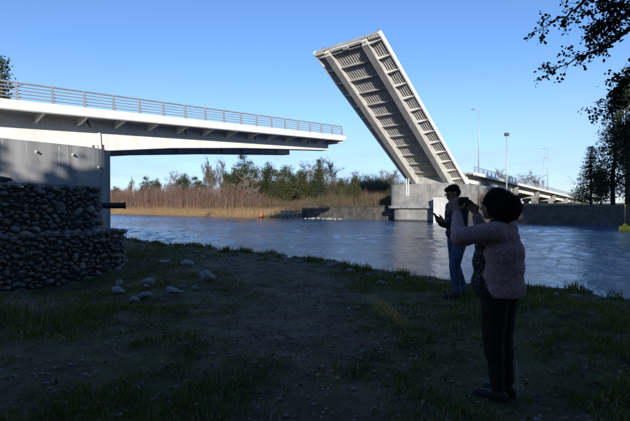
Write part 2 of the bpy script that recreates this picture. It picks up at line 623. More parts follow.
def girder(T, x0, x1, depth, yc, m_, wid=0.5, zt=-0.30, nseg=8, mf=None):
    xs = [x0 + (x1 - x0) * i / nseg for i in range(nseg + 1)]
    m = MB()
    m.loft([[(x, yc - wid, zt), (x, yc + wid, zt), (x, yc + wid, -depth(x)), (x, yc - wid, -depth(x))] for x in xs])
    g = m.build('girder', m_, T)
    m = MB()
    m.loft([[(x, yc - wid - 0.09, -depth(x) - 0.002), (x, yc + wid + 0.09, -depth(x) - 0.002),
             (x, yc + wid + 0.09, -depth(x) - 0.05), (x, yc - wid - 0.09, -depth(x) - 0.05)] for x in xs])
    m.build('bottom_flange', mf or m_, g)
    return g


GY0 = 3.6                         # girder centre line, each side of the axis


def leaf(T, x0, x1, depth, beams, rail_from, rail_to, post_step=2.1, post_off=0.0, ribs=True, drains=(), inset=0.17, mw=None):
    mw = mw or M_white
    m = MB()
    m.box(x0, x1 - 0.15, -W / 2 + 0.362, W / 2 - 0.362, -0.30, -0.05)
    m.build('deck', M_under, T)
    for sg in (-1, 1):
        fascia_mesh(x0, x1, sg).build('edge_beam', M_white, T)
        girder(T, x0, x1 - 0.7, depth, sg * GY0, mw, nseg=24, mf=M_flange)
        railing(T, rail_from, rail_to, sg, post_step, post_off, inset)
    if ribs:
        ys = [-2.79 + i * 0.465 for i in range(13)] + [sg * (4.40 + 0.42 * i) for sg in (-1, 1) for i in range(4)]
        for y in ys:
            m = MB()
            m.loft([[(x, y - 0.11, -0.302), (x, y + 0.11, -0.302), (x, y + 0.06, -0.55), (x, y - 0.06, -0.55)] for x in (x0, x1 - 0.6)])
            m.build('rib', M_rib, T)
    # cross beams between the girders and brackets out to the edge
    cb = MB()
    cb.box(-0.02, 0.02, -GY0 + 0.503, GY0 - 0.503, -0.86, -0.303)
    cb.box(-0.09, 0.09, -GY0 + 0.503, GY0 - 0.503, -0.90, -0.862)
    cbm = cb.mesh('floor_beam')
    cbm.materials.append(M_flange)
    bk = MB()
    a, b = GY0 + 0.503, W / 2 - 0.38
    for w0, zz in ((0.02, 0), (0.10, 1)):
        if not zz:
            bk.loft([[(-w0, a, -0.303), (w0, a, -0.303), (w0, a, -1.02), (-w0, a, -1.02)],
                     [(-w0, b, -0.303), (w0, b, -0.303), (w0, b, -0.64), (-w0, b, -0.64)]])
        else:
            bk.loft([[(-w0, a, -1.022), (w0, a, -1.022), (w0, a, -1.06), (-w0, a, -1.06)],
                     [(-w0, b, -0.642), (w0, b, -0.642), (w0, b, -0.68), (-w0, b, -0.68)]])
    bkm = bk.mesh('bracket')
    bkm.materials.append(mw)
    for x in beams:
        obj('floor_beam', cbm, None, T, (x, 0, 0))
        for sg in (0, 1):
            obj('bracket', bkm, None, T, (x, 0, 0), (0, 0, math.pi * sg))
    for x, sg in drains:
        m = MB()
        y = sg * (GY0 + 1.3)
        m.tube([(x, y, -0.3), (x, y, -0.85), (x + 0.25, y - sg * 0.2, -1.15)], 0.07, 8)
        m.build('drain_pipe', M_drain, T, True)


# near leaf, lowered
GRADE = math.atan(0.0632)
cx, cy = plan(0, W / 2)
near_leaf = thing('bridge_leaf', 'long lowered white bridge leaf with railing reaching out from the left', 'bridge leaf',
                  (cx, cy, CAMZ + 7.0), (0, -GRADE, BR))


def near_depth(x):
    return float(np.interp(x, [-14, 6, 7.2, 13.4, 22, 36.3], [3.0, 2.95, 2.88, 2.38, 2.0, 1.68]))


TIP = 37.2
leaf(near_leaf, -14.0, TIP, near_depth, [-0.26 + 2.85 * k for k in range(-4, 13)] + [36.3], -14, TIP - 0.35, 2.1,
     post_off=12.44 - 10.5 + 0.49, drains=[(5.9, -1), (14.4, -1), (22.9, -1), (31.5, -1)])
m = MB()
m.box(TIP - 0.72, TIP - 0.18, -W / 2 + 0.40, W / 2 - 0.40, -0.95, -0.303)
m.build('end_beam', M_white, near_leaf)
for sg in (-1, 1):
    m = MB()
    m.tube([(TIP - 0.05, sg * (W / 2 - 0.18), -0.33), (TIP + 0.18, sg * (W / 2 - 0.18), -0.33), (TIP + 0.34, sg * (W / 2 - 0.18), -0.33)],
           [0.31, 0.29, 0.12], 12)
    m.build('edge_nose', M_white, near_leaf, True)
    m = MB()
    m.box(TIP - 1.0, TIP - 0.75, sg * GY0 - 0.6, sg * GY0 + 0.6, -1.72, -0.31)
    m.build('end_stiffener', M_white, near_leaf)
for x in (7.0,):
    m = MB()
    m.box(x - 0.09, x + 0.09, -GY0 - 0.62, -GY0 - 0.502, -2.86, -0.4)
    m.build('web_stiffener', M_white, near_leaf)
    for dx in (-0.55, -0.15, 0.2):
        m = MB()
        m.box(x + dx, x + dx + 0.16, -GY0 - 0.507, -GY0 - 0.502, -2.86, -2.42 + 0.1 * dx)
        m.build('rust_streak', M_rust, near_leaf)
for k in range(9):
    x = 9 + 3.1 * k
    for sg in (1,):
        m = MB()
        m.box(x - 0.03, x + 0.03, sg * GY0 - 0.6, sg * GY0 - 0.503, -near_depth(x), -0.9)
        m.build('web_stiffener', M_under, near_leaf)

# raised leaf
LT = 31.5
cs, ch = 80.6, 4.75               # foot of the near deck edge: s, height above the eye
rx, ry = plan(cs, W / 2)
raised = thing('bridge_leaf', 'raised white bridge leaf tilted up showing its ribbed underside', 'bridge leaf',
               (rx, ry, CAMZ + ch), (0, -R(LT), BR + math.pi))
RL = 40.6


def raised_depth(x):
    t = min(max((x - 4) / 35.0, 0), 1)
    return 2.35 - 1.05 * t


bx = [RL - 1.0 - 3.03 * k for k in range(13)]
leaf(raised, 0.0, RL, raised_depth, bx, 3.0, RL - 0.3, 2.1, 0.4, inset=1.1, mw=M_web)
m = MB()
m.box(RL - 0.148, RL - 0.02, -W / 2 + 0.37, W / 2 - 0.37, -0.62, -0.02)
m.build('end_plate', M_flange, raised)
m = MB()
m.box(RL - 0.55, RL - 0.152, -GY0 + 0.55, GY0 - 0.55, -0.86, -0.56)
m.box(RL - 0.75, RL - 0.153, -0.55, 0.55, -1.0, -0.862)
m.build('lock_housing', M_web, raised)
for i in range(5):
    for sg in (-1, 1):
        y = sg * (4.45 + 0.42 * i)
        m = MB()
        m.box(RL - 0.45, RL - 0.152, y - 0.10, y + 0.10, -0.80, -0.552)
        m.build('end_block', M_web, raised)
for sg in (-1, 1):
    m = MB()
    m.box(RL - 0.7, RL - 0.2, sg * GY0 - 0.42, sg * GY0 + 0.42, -1.15, -0.31)
    m.build('girder_nose', M_web, raised)
m = MB()
m.box(4.0, 4.12, -GY0 + 0.51, GY0 - 0.51, -2.5, -0.56)
m.build('bulkhead', M_under, raised)

# ------------------------------------------------------------------ piers
def rounded_plan(s0, s1, o0, o1, r, r2=None, n=8):
    """outline in local (s,o), r at the s1 end, r2 at the s0 end"""
    r2 = r if r2 is None else r2
    pts = []
    for (cx_, cy_, a0, rr) in ((s1 - r, o0 + r, -90, r), (s1 - r, o1 - r, 0, r), (s0 + r2, o1 - r2, 90, r2), (s0 + r2, o0 + r2, 180, r2)):
        for k in range(n + 1):
            a = R(a0 + 90 * k / n)
            pts.append((cx_ + rr * math.cos(a), cy_ + rr * math.sin(a)))
    return pts


def prism(outline, z0, z1):
    m = MB()
    m.loft([[(a, b, z) for a, b in outline] for z in (z0, z1)])
    return m


np_t = thing('bridge_pier', 'large round-ended grey concrete pier behind the stone gabions', 'bridge pier', (P0[0], P0[1], 0), (0, 0, BR))
PT = CAMZ + 4.15
NO = -2.2
prism(rounded_plan(-24, 7.1, NO, W + 1.5, 3.2, n=14), -3.0, PT).build('pier_wall', M_conc, np_t, False)
for s_, h_ in ((1.43, 3.49), (3.55, 3.5)):
    m = MB()
    m.tube([(s_, NO + 0.05, CAMZ + h_), (s_, NO - 0.08, CAMZ + h_)], 0.09, 10)
    f = m.build('drain_collar', M_white, np_t, True)
    m = MB()
    m.tube([(s_, NO - 0.06, CAMZ + h_), (s_ + 0.05, NO - 0.2, CAMZ + h_ - 0.08)], 0.06, 8)
    m.build('drain_spout', M_drain, np_t, True)
m = MB()
m.tube([(5.22, NO + 0.16, CAMZ + 2.8), (5.28, NO + 0.03, CAMZ + 2.78)], 0.09, 10)
m.build('drain_collar', M_white, np_t, True)
m = MB()
m.tube([(5.27, NO + 0.05, CAMZ + 2.78), (5.36, NO - 0.1, CAMZ + 2.70)], 0.06, 8)
m.build('drain_spout', M_drain, np_t, True)
random.seed(4)
for s_ in (-0.35, 0.9, 2.7, 3.2):
    m = MB()
    w_ = random.uniform(0.012, 0.03)
    z1 = PT - random.uniform(0, 0.25)
    z0 = z1 - random.uniform(1.2, 2.6)
    m.add([(s_ - w_, NO - 0.004, z1), (s_ + w_, NO - 0.004, z1), (s_ + w_ * 0.8, NO - 0.004, (z0 + z1) / 2), (s_ + w_ * 0.2, NO - 0.004, z0),
           (s_ - w_ * 0.7, NO - 0.004, (z0 + z1) / 2)], [(0, 4, 3, 2, 1)])
    m.build('lime_streak', M_streak, np_t)

fp = thing('bridge_pier', 'far grey concrete pier in the water under the raised leaf', 'bridge pier', (P0[0], P0[1], 0), (0, 0, BR))
prism(rounded_plan(67.0, 96.0, -2.2, W - 1.0, 3.0, n=12), CAMZ + 0.25, CAMZ + 4.45).build('pier_wall', M_conc2, fp, False)
prism(rounded_plan(66.6, 96.4, -2.6, W - 0.6, 3.0, n=12), CAMZ - 0.25, CAMZ + 0.25).build('ledge', M_conc, fp, False)
prism(rounded_plan(67.6, 95.0, -1.6, W - 1.6, 2.5, n=10), -3.0, CAMZ - 0.25).build('pier_base', M_conc2, fp, False)
for s_, o_ in ((66.93, 7.2), (66.93, 6.7)):
    m = MB()
    m.box(s_ - 0.06, s_ + 0.06, o_ - 0.05, o_ + 0.05, CAMZ + 2.2, CAMZ + 5.6)
    m.build('ladder_rail', M_white, fp)
for k in range(8):
    m = MB()
    m.box(66.9, 66.95, 6.75, 7.15, CAMZ + 2.4 + 0.4 * k, CAMZ + 2.45 + 0.4 * k)
    m.build('ladder_rung', M_white, fp)
prism(rounded_plan(67.595, 95.005, -1.605, W - 1.595, 2.5, n=10), -1.0, 0.42).build('tide_band', M_algae, fp, False)
prism(rounded_plan(-24.005, 7.105, NO - 0.005, W + 1.505, 3.2, n=14), -1.0, 0.5).build('tide_band', M_algae, np_t, False)
for k in range(5):
    s_ = 71.0 + 4.6 * k
    m = MB()
    m.box(s_ - 0.02, s_ + 0.02, -2.206, -2.198, CAMZ + 0.26, CAMZ + 4.4)
    m.build('panel_joint', M_algae, fp)
for k in range(3):
    o_ = 2.3 + 2.6 * k
    m = MB()
    m.box(66.994, 67.002, o_ - 0.02, o_ + 0.02, CAMZ + 0.26, CAMZ + 4.4)
    m.build('panel_joint', M_algae, fp)
wb = thing('navigation_panel', 'bright white panel box standing at the corner of the far pier', 'panel', (P0[0], P0[1], 0), (0, 0, BR))
m = MB()
m.box(64.6, 66.4, -1.6, 0.5, -1.0, CAMZ + 1.55)
m.build('panel_body', M_web, wb)
m = MB()
m.box(64.5, 66.5, -1.7, 0.6, CAMZ + 1.552, CAMZ + 1.68)
m.build('panel_cap', M_white, wb)

# ------------------------------------------------------------------ far approach viaduct
VS = 84.0
vx, vy = plan(VS, W / 2)
VG = math.atan(0.0275)
via = thing('approach_viaduct', 'white approach viaduct sloping down to the right behind the embankment', 'viaduct',
            (vx, vy, CAMZ + 7.55), (0, VG, BR))
VL = 190.0
m = MB()
m.box(0, VL, -W / 2 + 0.362, W / 2 - 0.362, -0.40, -0.05)
m.build('deck', M_under, via)
for sg in (-1, 1):
    fascia_mesh(0, VL, sg).build('edge_beam', M_white, via)
    girder(via, 0, VL, lambda x: 2.1, sg * GY0, M_white, zt=-0.402)
    railing(via, 0, VL, sg, 2.8)
for k, s_ in enumerate((96.5, 120, 144, 168, 192, 216)):
    x = s_ - VS
    m = MB()
    m.box(x - 0.8, x + 0.8, -W / 2 + 1.0, W / 2 - 1.0, -3.1, -2.153)
    c_ = m.build('crosshead', M_conc2, via)
    for y in (-4.2, 4.2):
        m = MB()
        m.box(x - 0.75, x + 0.75, y - 0.75, y + 0.75, -9.5, -3.102)
        m.build('column', M_conc2, via)
    m = MB()
    m.box(x - 0.5, x + 0.5, -W / 2 + 0.9, -W / 2 + 1.9, -2.15, -0.7)
    m.build('bearing_block', M_conc2, via)

# ------------------------------------------------------------------ street lamps
def street_lamp(x, y, z, h, arm, label, head=False):
    t = thing('street_lamp', label, 'street lamp', (x, y, z), (0, 0, 0), 'lamp posts by the far approach')
    m = MB()
    m.tube([(0, 0, 0), (0, 0, h * 0.6), (0, 0, h)], [0.14, 0.10, 0.07], 8)
    m.build('pole', M_lamp, t, True)
    if head:
        m = MB()
        m.box(-0.32, 0.32, -0.25, 0.25, h - 0.1, h + 0.42)
        m.build('lamp_head', M_lamphead, t)
    else:
        ax, ay = -D2[0] * 0 - 0.8 * arm, 0.3 * arm
        m = MB()
        m.tube([(0, 0, h), (ax * 0.5, ay * 0.5, h + 0.12), (ax, ay, h + 0.15)], [0.06, 0.05, 0.045], 6)
        m.build('arm', M_lamp, t, True)
        m = MB()
        m.loft([[(ax + 0.1, ay - 0.12, h + 0.1), (ax + 0.1, ay + 0.12, h + 0.1), (ax + 0.1, ay + 0.08, h + 0.22), (ax + 0.1, ay - 0.08, h + 0.22)],
                [(ax - 0.75, ay - 0.1, h + 0.12), (ax - 0.75, ay + 0.1, h + 0.12), (ax - 0.75, ay + 0.06, h + 0.22), (ax - 0.75, ay - 0.06, h + 0.22)]])
        m.build('lamp_head', M_lamphead, t)


def lamp_px(px, ytop, Z, zbase, arm, label, head=False):
    p = at_px(px, ytop, Z)
    street_lamp(p.x, p.y, zbase, p.z - zbase, arm, label, head)


def via_z(s):
    return CAMZ + 7.55 - math.tan(VG) * (s - VS)


def lamp_on_deck(px, o, ytop, arm, label):
    k = (px - 315.0) / FPX
    # solve s for the given column on line offset o
    a, b = P0[0] - o * N2[0], P0[1] - o * N2[1]
    s = (k * b - a) / (D2[0] - k * D2[1])
    x, y = plan(s, o)
    z = via_z(s) - 0.06
    zt = CAMZ + (HOR - ytop) / FPX * y
    street_lamp(x, y, z, zt - z, arm, label)


lamp_on_deck(478.5, 2.0, 110, 1.2, 'tallest lamp post with short arm, rising from the viaduct beside the raised leaf')
lamp_px(506.5, 135.5, 73.5, 2.8, 1, 'lamp post with dark square head standing in front of the viaduct', True)
lamp_on_deck(547.5, 1.2, 149, 1.2, 'slim lamp post on the viaduct, taller of the pair near its middle')
lamp_on_deck(543.5, 11.8, 158, -1.0, 'slim lamp post on the viaduct, shorter of the pair near its middle')
lamp_on_deck(571.0, 1.2, 177, 1.0, 'small distant lamp post where the viaduct runs into the dark trees')

# ------------------------------------------------------------------ revetment and far quay wall
def revet(name, label, p0, p1, q, zt, lean, seed):
    T = thing(name, label, 'stone wall', (*xy(p0, q), 0), (0, 0, math.atan2(N2[1], N2[0])))
    Ln = p1 - p0
    nx, nz = int(Ln / 0.35), 14
    X, Zs = np.meshgrid(np.linspace(0, Ln, nx), np.linspace(0, 1, nz))
    bumps = (fbm(X * 1.5, Zs * 7, seed, 3) - 0.5) * 0.55
    Y = lean * Zs - bumps * 1.0
    Zw = -1.2 + (zt + 1.2) * Zs + (fbm(X * 0.25, Zs * 0, seed + 9, 2) - 0.5) * 0.5 * Zs
    idx = np.arange(nx * nz).reshape(nz, nx)
    Fc = np.stack([idx[:-1, :-1], idx[:-1, 1:], idx[1:, 1:], idx[1:, :-1]], -1).reshape(-1, 4)
    v = np.stack([X, Y, Zw], -1).reshape(-1, 3)
    # back side to give it depth
    n0 = len(v)
    top = v[idx[-1]]
    back = top + np.array([0, 3.0, -0.1])
    v = np.concatenate([v, back])
    Fb = np.stack([idx[-1, :-1], idx[-1, 1:], n0 + np.arange(1, nx), n0 + np.arange(nx - 1)], -1)
    me = np_mesh('stone_face', v, np.concatenate([Fc, Fb]))
    obj('stone_face', me, M_revet, T)
    return T, Ln


revet('embankment_wall', 'shade-darkened stone embankment along the far shore right of the far pier', -23, 75, 72.0, 3.1, 2.2, 51)
T, Ln = revet('embankment_wall', 'dark low stone wall on the far shore left of the far pier', -66, -19, 71.5, 3.0, 0.9, 61)
m = MB()
m.box(0, Ln, 0.5, 1.5, 3.02, 3.25)
m.build('coping', M_revet, T)
m = MB()
m.tube([(Ln - 17.5, -0.1, 0.2), (Ln - 13.0, 0.3, 3.3)], 0.13, 6)
m.build('stair_rail', M_conc2, T)
m = MB()
m.tube([(Ln - 16.7, -0.4, 0.2), (Ln - 12.2, 0.0, 3.3)], 0.13, 6)
m.build('stair_rail', M_conc2, T)

# ------------------------------------------------------------------ vegetation builders
def card_leaves(centers, sizes, n_each, spread, rs, aspect=0.7, flat=0.0):
    """leaf-sized quads scattered round clump centres"""
    c = np.repeat(np.asarray(centers, float), n_each, 0)
    n = len(c)
    off = rs.normal(0, 1, (n, 3))
    off *= (np.repeat(np.asarray(spread, float).reshape(-1, 1) if np.ndim(spread) else np.full((len(centers), 1), spread), n_each, 0))
    pos = c + off * np.array([1, 1, 0.75])
    a = rs.normal(0, 1, (n, 3))
    a[:, 2] *= (1 - flat)
    a /= np.linalg.norm(a, axis=1, keepdims=True)
    b = np.cross(a, rs.normal(0, 1, (n, 3)))
    b /= np.linalg.norm(b, axis=1, keepdims=True) + 1e-9
    sz = rs.uniform(0.6, 1.35, (n, 1)) * sizes
    a, b = a * sz, b * sz * aspect
    v = np.stack([pos - a * 0.5, pos + b * 0.5, pos + a * 0.5, pos - b * 0.5], 1).reshape(-1, 3)
    f = np.arange(4 * n).reshape(-1, 4)
    return v, f


def branch_tree(rs, height, r0, levels=4, kids=(5, 5, 4, 4), spread=0.6, upward=0.35, start=0.25, rmin=0.02, ratio=0.55, sides=4, wig=0.12):
    """recursive limbs; returns MB and list of twig points"""
    m = MB()
    tips = []

    def grow(p, d, L, r, lev):
        n = 4 if lev == 0 else 3
        pts, rad = [p], [r]
        q = p.copy()
        dd = d.copy()
        for i in range(n):
            dd = (dd + Vector(rs.normal(0, wig, 3)) + Vector((0, 0, upward * 0.25 if lev else 0.1))).normalized()
            q = q + dd * (L / n)
            pts.append(q.copy())
            rad.append(max(rmin, r * (1 - 0.75 * (i + 1) / n)))
        m.tube(pts, rad, sides if lev < 2 else 3, cap=False)
        if lev >= levels:
            tips.append(pts[-1])
            tips.append(pts[-2])
            return
        k = kids[lev]
        for j in range(k):
            t = start + (1 - start) * (j + rs.uniform(0.2, 0.9)) / k if lev == 0 else rs.uniform(0.25, 1.0)
            fi = min(t * n, n - 1e-3)
            i0 = int(fi)
            bp = pts[i0].lerp(pts[i0 + 1], fi - i0)
            az = rs.uniform(0, 2 * math.pi)
            ref = Vector((math.cos(az), math.sin(az), 0))
            nd = (dd * (1 - spread) + ref * spread * 1.2 + Vector((0, 0, upward))).normalized()
            grow(bp, nd, L * ratio * rs.uniform(0.7, 1.15) * (1.25 - 0.5 * t if lev == 0 else 1), max(rmin, rad[i0] * 0.55), lev + 1)
    grow(Vector((0, 0, -0.3)), Vector((0, 0, 1)), height, r0, 0)
    return m, tips


def bare_proto(seed, height, m_, **kw):
    rs = np.random.default_rng(seed)
    m, tips = branch_tree(rs, height * 0.72, height * 0.018, **kw)
    me = m.mesh('bare_branches')
    me.materials.append(m_)
    zs = max(v.co.z for v in me.vertices)
    return me, zs


def trunk_me(h, r, m_, seed, lean=0.0):
    rs = np.random.default_rng(seed)
    m = MB()
    pts = [(0, 0, -0.5)] + [(rs.normal(0, 0.02 * h) * i / 6 + lean * h * i / 6, rs.normal(0, 0.02 * h) * i / 6, h * i / 6) for i in range(1, 7)]
    m.tube(pts, [r * (1 - 0.8 * i / 6) for i in range(7)], 7)
    for k in range(9):
        t = rs.uniform(0.25, 0.9)
        i0 = int(t * 6)
        p = Vector(pts[i0])
        az = rs.uniform(0, 6.28)
        L = h * rs.uniform(0.18, 0.34) * (1.2 - t)
        e = p + Vector((math.cos(az) * L, math.sin(az) * L, L * 0.6))
        m.tube([p, p.lerp(e, 0.5) + Vector((0, 0, 0.05 * L)), e], [r * 0.3, r * 0.2, r * 0.06], 5)
    me = m.mesh('trunk')
    me.materials.append(m_)
    return me


def broad_crown(seed, h, rad, m_, base=0.22, clumps=70, each=70, leaf=0.45, sp=0.55):
    rs = np.random.default_rng(seed)
    cs = []
    while len(cs) < clumps:
        u = rs.uniform(-1, 1, 3)
        r = np.linalg.norm(u)
        if r > 1 or r < 0.35:
            continue
        z = base * h + (u[2] + 1) / 2 * h * (1 - base)
        w = rad * (0.75 + 0.35 * math.sin(3 * math.atan2(u[1], u[0]) + seed)) * (1.0 - 0.25 * (u[2] + 1) / 2)
        cs.append((u[0] * w, u[1] * w, z * rs.uniform(0.93, 1.02)))
    spd = rs.uniform(0.6, 1.3, clumps) * sp
    v, f = card_leaves(cs, leaf, each, spd, rs)
    me = np_mesh('crown', v, f)
    me.materials.append(m_)
    return me


def conifer_crown(seed, h, rad, m_, tiers=26, each=130, leaf=0.20, base=0.1, droop=0.25):
    rs = np.random.default_rng(seed)
    cs, sp = [], []
    for i in range(tiers):
        t = (i + rs.uniform(0, 0.7)) / tiers
        z = h * (base + (1 - base) * t)
        r = rad * (1 - t) ** 0.85 * rs.uniform(0.75, 1.15)
        k = max(2, int(7 * (1 - t) + 2))
        a0 = rs.uniform(0, 6.28)
        for j in range(k):
            a = a0 + 6.28 * j / k + rs.uniform(-0.3, 0.3)
            for u in (0.35, 0.7, 1.0):
                rr = r * u * rs.uniform(0.8, 1.1)
                cs.append((rr * math.cos(a), rr * math.sin(a), z - droop * rr))
                sp.append(0.10 * rad * (1.15 - 0.5 * u) + 0.05)
    v, f = card_leaves(cs, leaf, max(4, int(each / 6)), np.array(sp), rs, 0.5)
    me = np_mesh('crown', v, f)
    me.materials.append(m_)
    return me


# prototypes, 10 m tall
E_ME = [(broad_crown(100 + i, 10, 3.0 + 0.3 * i, mm, clumps=80, each=130, leaf=0.20, sp=0.42), trunk_me(8, 0.22, M_barkdark, 200 + i))
        for i, mm in enumerate((M_leafdark, M_leafdark, M_leafgreen, M_leafgreen))]
C_ME = [(conifer_crown(300 + i, 10, 2.1 + 0.5 * i, M_leafdark), trunk_me(9.3, 0.2, M_barkdark, 320 + i)) for i in range(3)]
B_ME = []
for i, (mm, kw) in enumerate(((M_bark, dict(spread=0.55, upward=0.45)), (M_bark, dict(spread=0.65, upward=0.25)),
                              (M_barkpale, dict(spread=0.6, upward=0.3)), (M_bark, dict(spread=0.4, upward=0.7)))):
    B_ME.append(bare_proto(400 + i, 10, mm, levels=4, kids=(9, 6, 5, 5), rmin=0.014, start=0.2, **kw))


def tree(kind, x, y, z, h, label, group, wide=1.0, rz=None, name=None):
    nm = name or {'E': 'evergreen_tree', 'C': 'conifer_tree', 'B': 'bare_tree'}[kind[0]]
    t = thing(nm, label, 'tree', (x, y, z), (0, 0, random.uniform(0, 6.28) if rz is None else rz), group)
    i = int(kind[1])
    if kind[0] == 'B':
        me, zs = B_ME[i]
        k = h / zs
        obj('branches', me, None, t, scale=(k * wide, k * wide, k))
    else:
        cr, tr = (E_ME if kind[0] == 'E' else C_ME)[i]
        k = h / 10.0
        obj('crown', cr, None, t, scale=(k * wide, k * wide, k))
        obj('trunk', tr, None, t, scale=(k, k, k))
    return t


# trees on the far bank: (column, row of top, q, kind, width, label)
random.seed(21)
FAR = [
    (117, 187, 96, 'E0', 1.2, 'small dark evergreen just right of the concrete pier, lowest of the far trees'),
    (128, 174, 92, 'B3', 0.9, 'leftmost bare grey tree behind the brown willow thicket'),
    (147, 176, 90, 'E1', 0.95, 'round dark evergreen, leftmost dark crown above the brown willow thicket'),
    (156.5, 179.5, 92, 'E0', 0.8, 'small dark evergreen directly right of the leftmost round dark crown'),
    (166, 174, 98, 'B0', 1.1, 'bare grey tree standing between two pairs of dark evergreens'),
    (177, 169, 100, 'B1', 1.0, 'spreading bare tree left of the broad dark evergreen pair'),
    (184, 174.5, 90, 'E0', 0.75, 'narrow dark evergreen, left one of the broad pair above the thicket'),
    (196, 176, 90, 'E1', 1.25, 'broad dark evergreen, right one of the pair above the thicket'),
    (206, 164, 98, 'B0', 0.9, 'bare tree just left of the tallest bare tree'),
    (215, 154, 94, 'B3', 1.05, 'tallest bare tree, with upright limbs, left of the tallest dark evergreen'),
    (223, 157, 96, 'B0', 0.9, 'bare tree leaning against the left side of the tallest dark evergreen'),
    (228, 172, 86, 'E2', 0.75, 'ivy green tree at the foot of the tallest bare tree'),
    (244, 153, 88, 'E1', 0.85, 'tallest dark evergreen, ragged crown rising over the far bank'),
    (247, 171, 80, 'B2', 1.0, 'pale bare tree in front of the tallest dark evergreen'),
    (259, 163, 92, 'B1', 0.9, 'bare tree right of the tallest dark evergreen'),
    (270, 164, 88, 'E0', 0.95, 'dark evergreen under the tip of the lowered leaf, left of the ivy clad tree'),
    (284, 163, 84, 'E3', 0.85, 'ivy clad green tree under the end of the lowered leaf'),
    (236, 169, 90, 'E0', 0.9, 'dark evergreen hugging the left side of the tallest dark evergreen'),
    (254, 174, 90, 'E1', 0.9, 'dark evergreen hugging the right side of the tallest dark evergreen'),
    (263, 180, 86, 'E2', 0.9, 'low green tree left of the dark evergreen under the lowered leaf tip'),
    (277, 177, 90, 'E1', 0.9, 'dark evergreen filling the gap left of the ivy clad tree'),
    (294, 175, 90, 'E0', 0.95, 'dark evergreen directly right of the ivy clad tree'),
    (311, 180, 88, 'E1', 0.9, 'dark evergreen at the left foot of the spiky conifer'),
    (303, 168, 84, 'E2', 0.8, 'bushy green tree left of the spiky conifer'),
    (310, 156, 94, 'B1', 1.1, 'wide bare tree behind the spiky conifer, left of it'),
    (319, 160, 84, 'C0', 1.1, 'spiky dark conifer in front of wide bare trees'),
    (332, 158, 96, 'B0', 1.2, 'wide bare tree behind the spiky conifer, right of it'),
    (341, 176, 82, 'E3', 0.6, 'slim ivy green tree, left of a pair above the low stone wall'),
    (354, 175, 82, 'E2', 0.65, 'slim ivy green tree, right of a pair above the low stone wall'),
    (363, 169, 96, 'B1', 1.1, 'bare grey tree above the low stone wall'),
    (378, 167, 98, 'B0', 1.2, 'bare grey tree just left of the raised leaf'),
    (391, 169, 100, 'B1', 1.1, 'bare grey tree seen beside the far pier under the raised leaf'),
    (389, 188, 78, 'E3', 0.9, 'low green bushy tree beside the far pier'),
    (508, 165, 140, 'B0', 1.0, 'bare tree behind the viaduct railing, left of three'),
    (524, 170, 150, 'B1', 0.9, 'bare tree behind the viaduct railing, middle of three'),
    (538, 172, 150, 'B0', 1.1, 'bare tree behind the viaduct railing, right of three'),
]
for px, yt, q, kind, wd, lab in FAR:
    x, y = on_q(px, q)
    z = gz(x, y)
    h = CAMZ + (HOR - yt) / FPX * y - z
    tree(kind, x, y, z, h, lab, 'trees behind the viaduct' if px > 500 else 'trees on the far bank', wd)

# right-hand far bank trees
for px, yt, q, kind, wd, lab in [
    (591, 147, 80, 'C0', 1.4, 'leaning dark conifer at the right end of the viaduct'),
    (582, 188, 82, 'B1', 1.5, 'low bare bush of a tree left of the leaning dark conifer'),
    (601, 168, 78, 'E0', 1.0, 'small dark evergreen between the leaning conifer and the tall tree'),
    (613, 92, 82, 'C2', 0.75, 'very tall dark tree near the right edge of the picture'),
    (628, 70, 80, 'E0', 0.5, 'tallest dark tree, cut by the right edge of the picture'),
    (640, 120, 77, 'E1', 0.7, 'dark evergreen mostly outside the right edge of the picture'),
]:
    x, y = on_q(px, q)
    z = gz(x, y)
    tree(kind, x, y, z, CAMZ + (HOR - yt) / FPX * y - z, lab, 'dark trees on the right bank', wd)

# conifer behind the near approach, top left
p = at_px(1, 56, 44)
tree('C1', p.x, p.y, 1.5, p.z - 1.5, 'dark conifer behind the railing at the left edge of the picture', None, 0.75)


# stems: thin upright triangles with side twigs
def stems(name, n, pr, qr, hfun, m_, rs, base_r=0.03, twigs=4, lean=0.10, twl=0.28, keep=None):
    p = rs.uniform(*pr, n)
    q = qr[0] + (qr[1] - qr[0]) * rs.uniform(0, 1, n)
    x, y = xy(p, q)
    if keep is not None:
        k = keep(p, q, x, y)
        p, q, x, y = p[k], q[k], x[k], y[k]
        n = len(p)
    z = ground_z(x, y) - 0.05
    h = hfun(p, q) * rs.uniform(0.65, 1.1, n)
    base = np.stack([x, y, z], 1)
    d = np.stack([rs.normal(0, lean, n), rs.normal(0, lean, n), np.ones(n)], 1)
    d /= np.linalg.norm(d, axis=1, keepdims=True)
    tip = base + d * h[:, None]
    B, Tp, Rd = [base], [tip], [np.full(n, base_r)]
    for i in range(twigs):
        t = rs.uniform(0.25, 0.85, n)[:, None]
        b = base + (tip - base) * t
        e = d * 0.75 + np.stack([rs.normal(0, 0.42, n), rs.normal(0, 0.42, n), np.zeros(n)], 1)
        B.append(b)
        Tp.append(b + e * (h * twl * rs.uniform(0.6, 1.3, n))[:, None])
        Rd.append(np.full(n, base_r * 0.6))
    B, Tp, Rd = np.concatenate(B), np.concatenate(Tp), np.concatenate(Rd)
    N = len(B)
    a = rs.uniform(0, 6.28, N)
    vs_ = []
    for k in range(3):
        aa = a + k * 2.094
        vs_.append(B + np.stack([np.cos(aa) * Rd, np.sin(aa) * Rd, np.zeros(N)], 1))
    vs_.append(Tp)
    v = np.stack(vs_, 1).reshape(-1, 3)
    i0 = np.arange(N)[:, None] * 4
    f = np.concatenate([i0 + np.array([[0, 1, 3]]), i0 + np.array([[1, 2, 3]]), i0 + np.array([[2, 0, 3]])])
    return obj(name, np_mesh(name, v, f), m_)


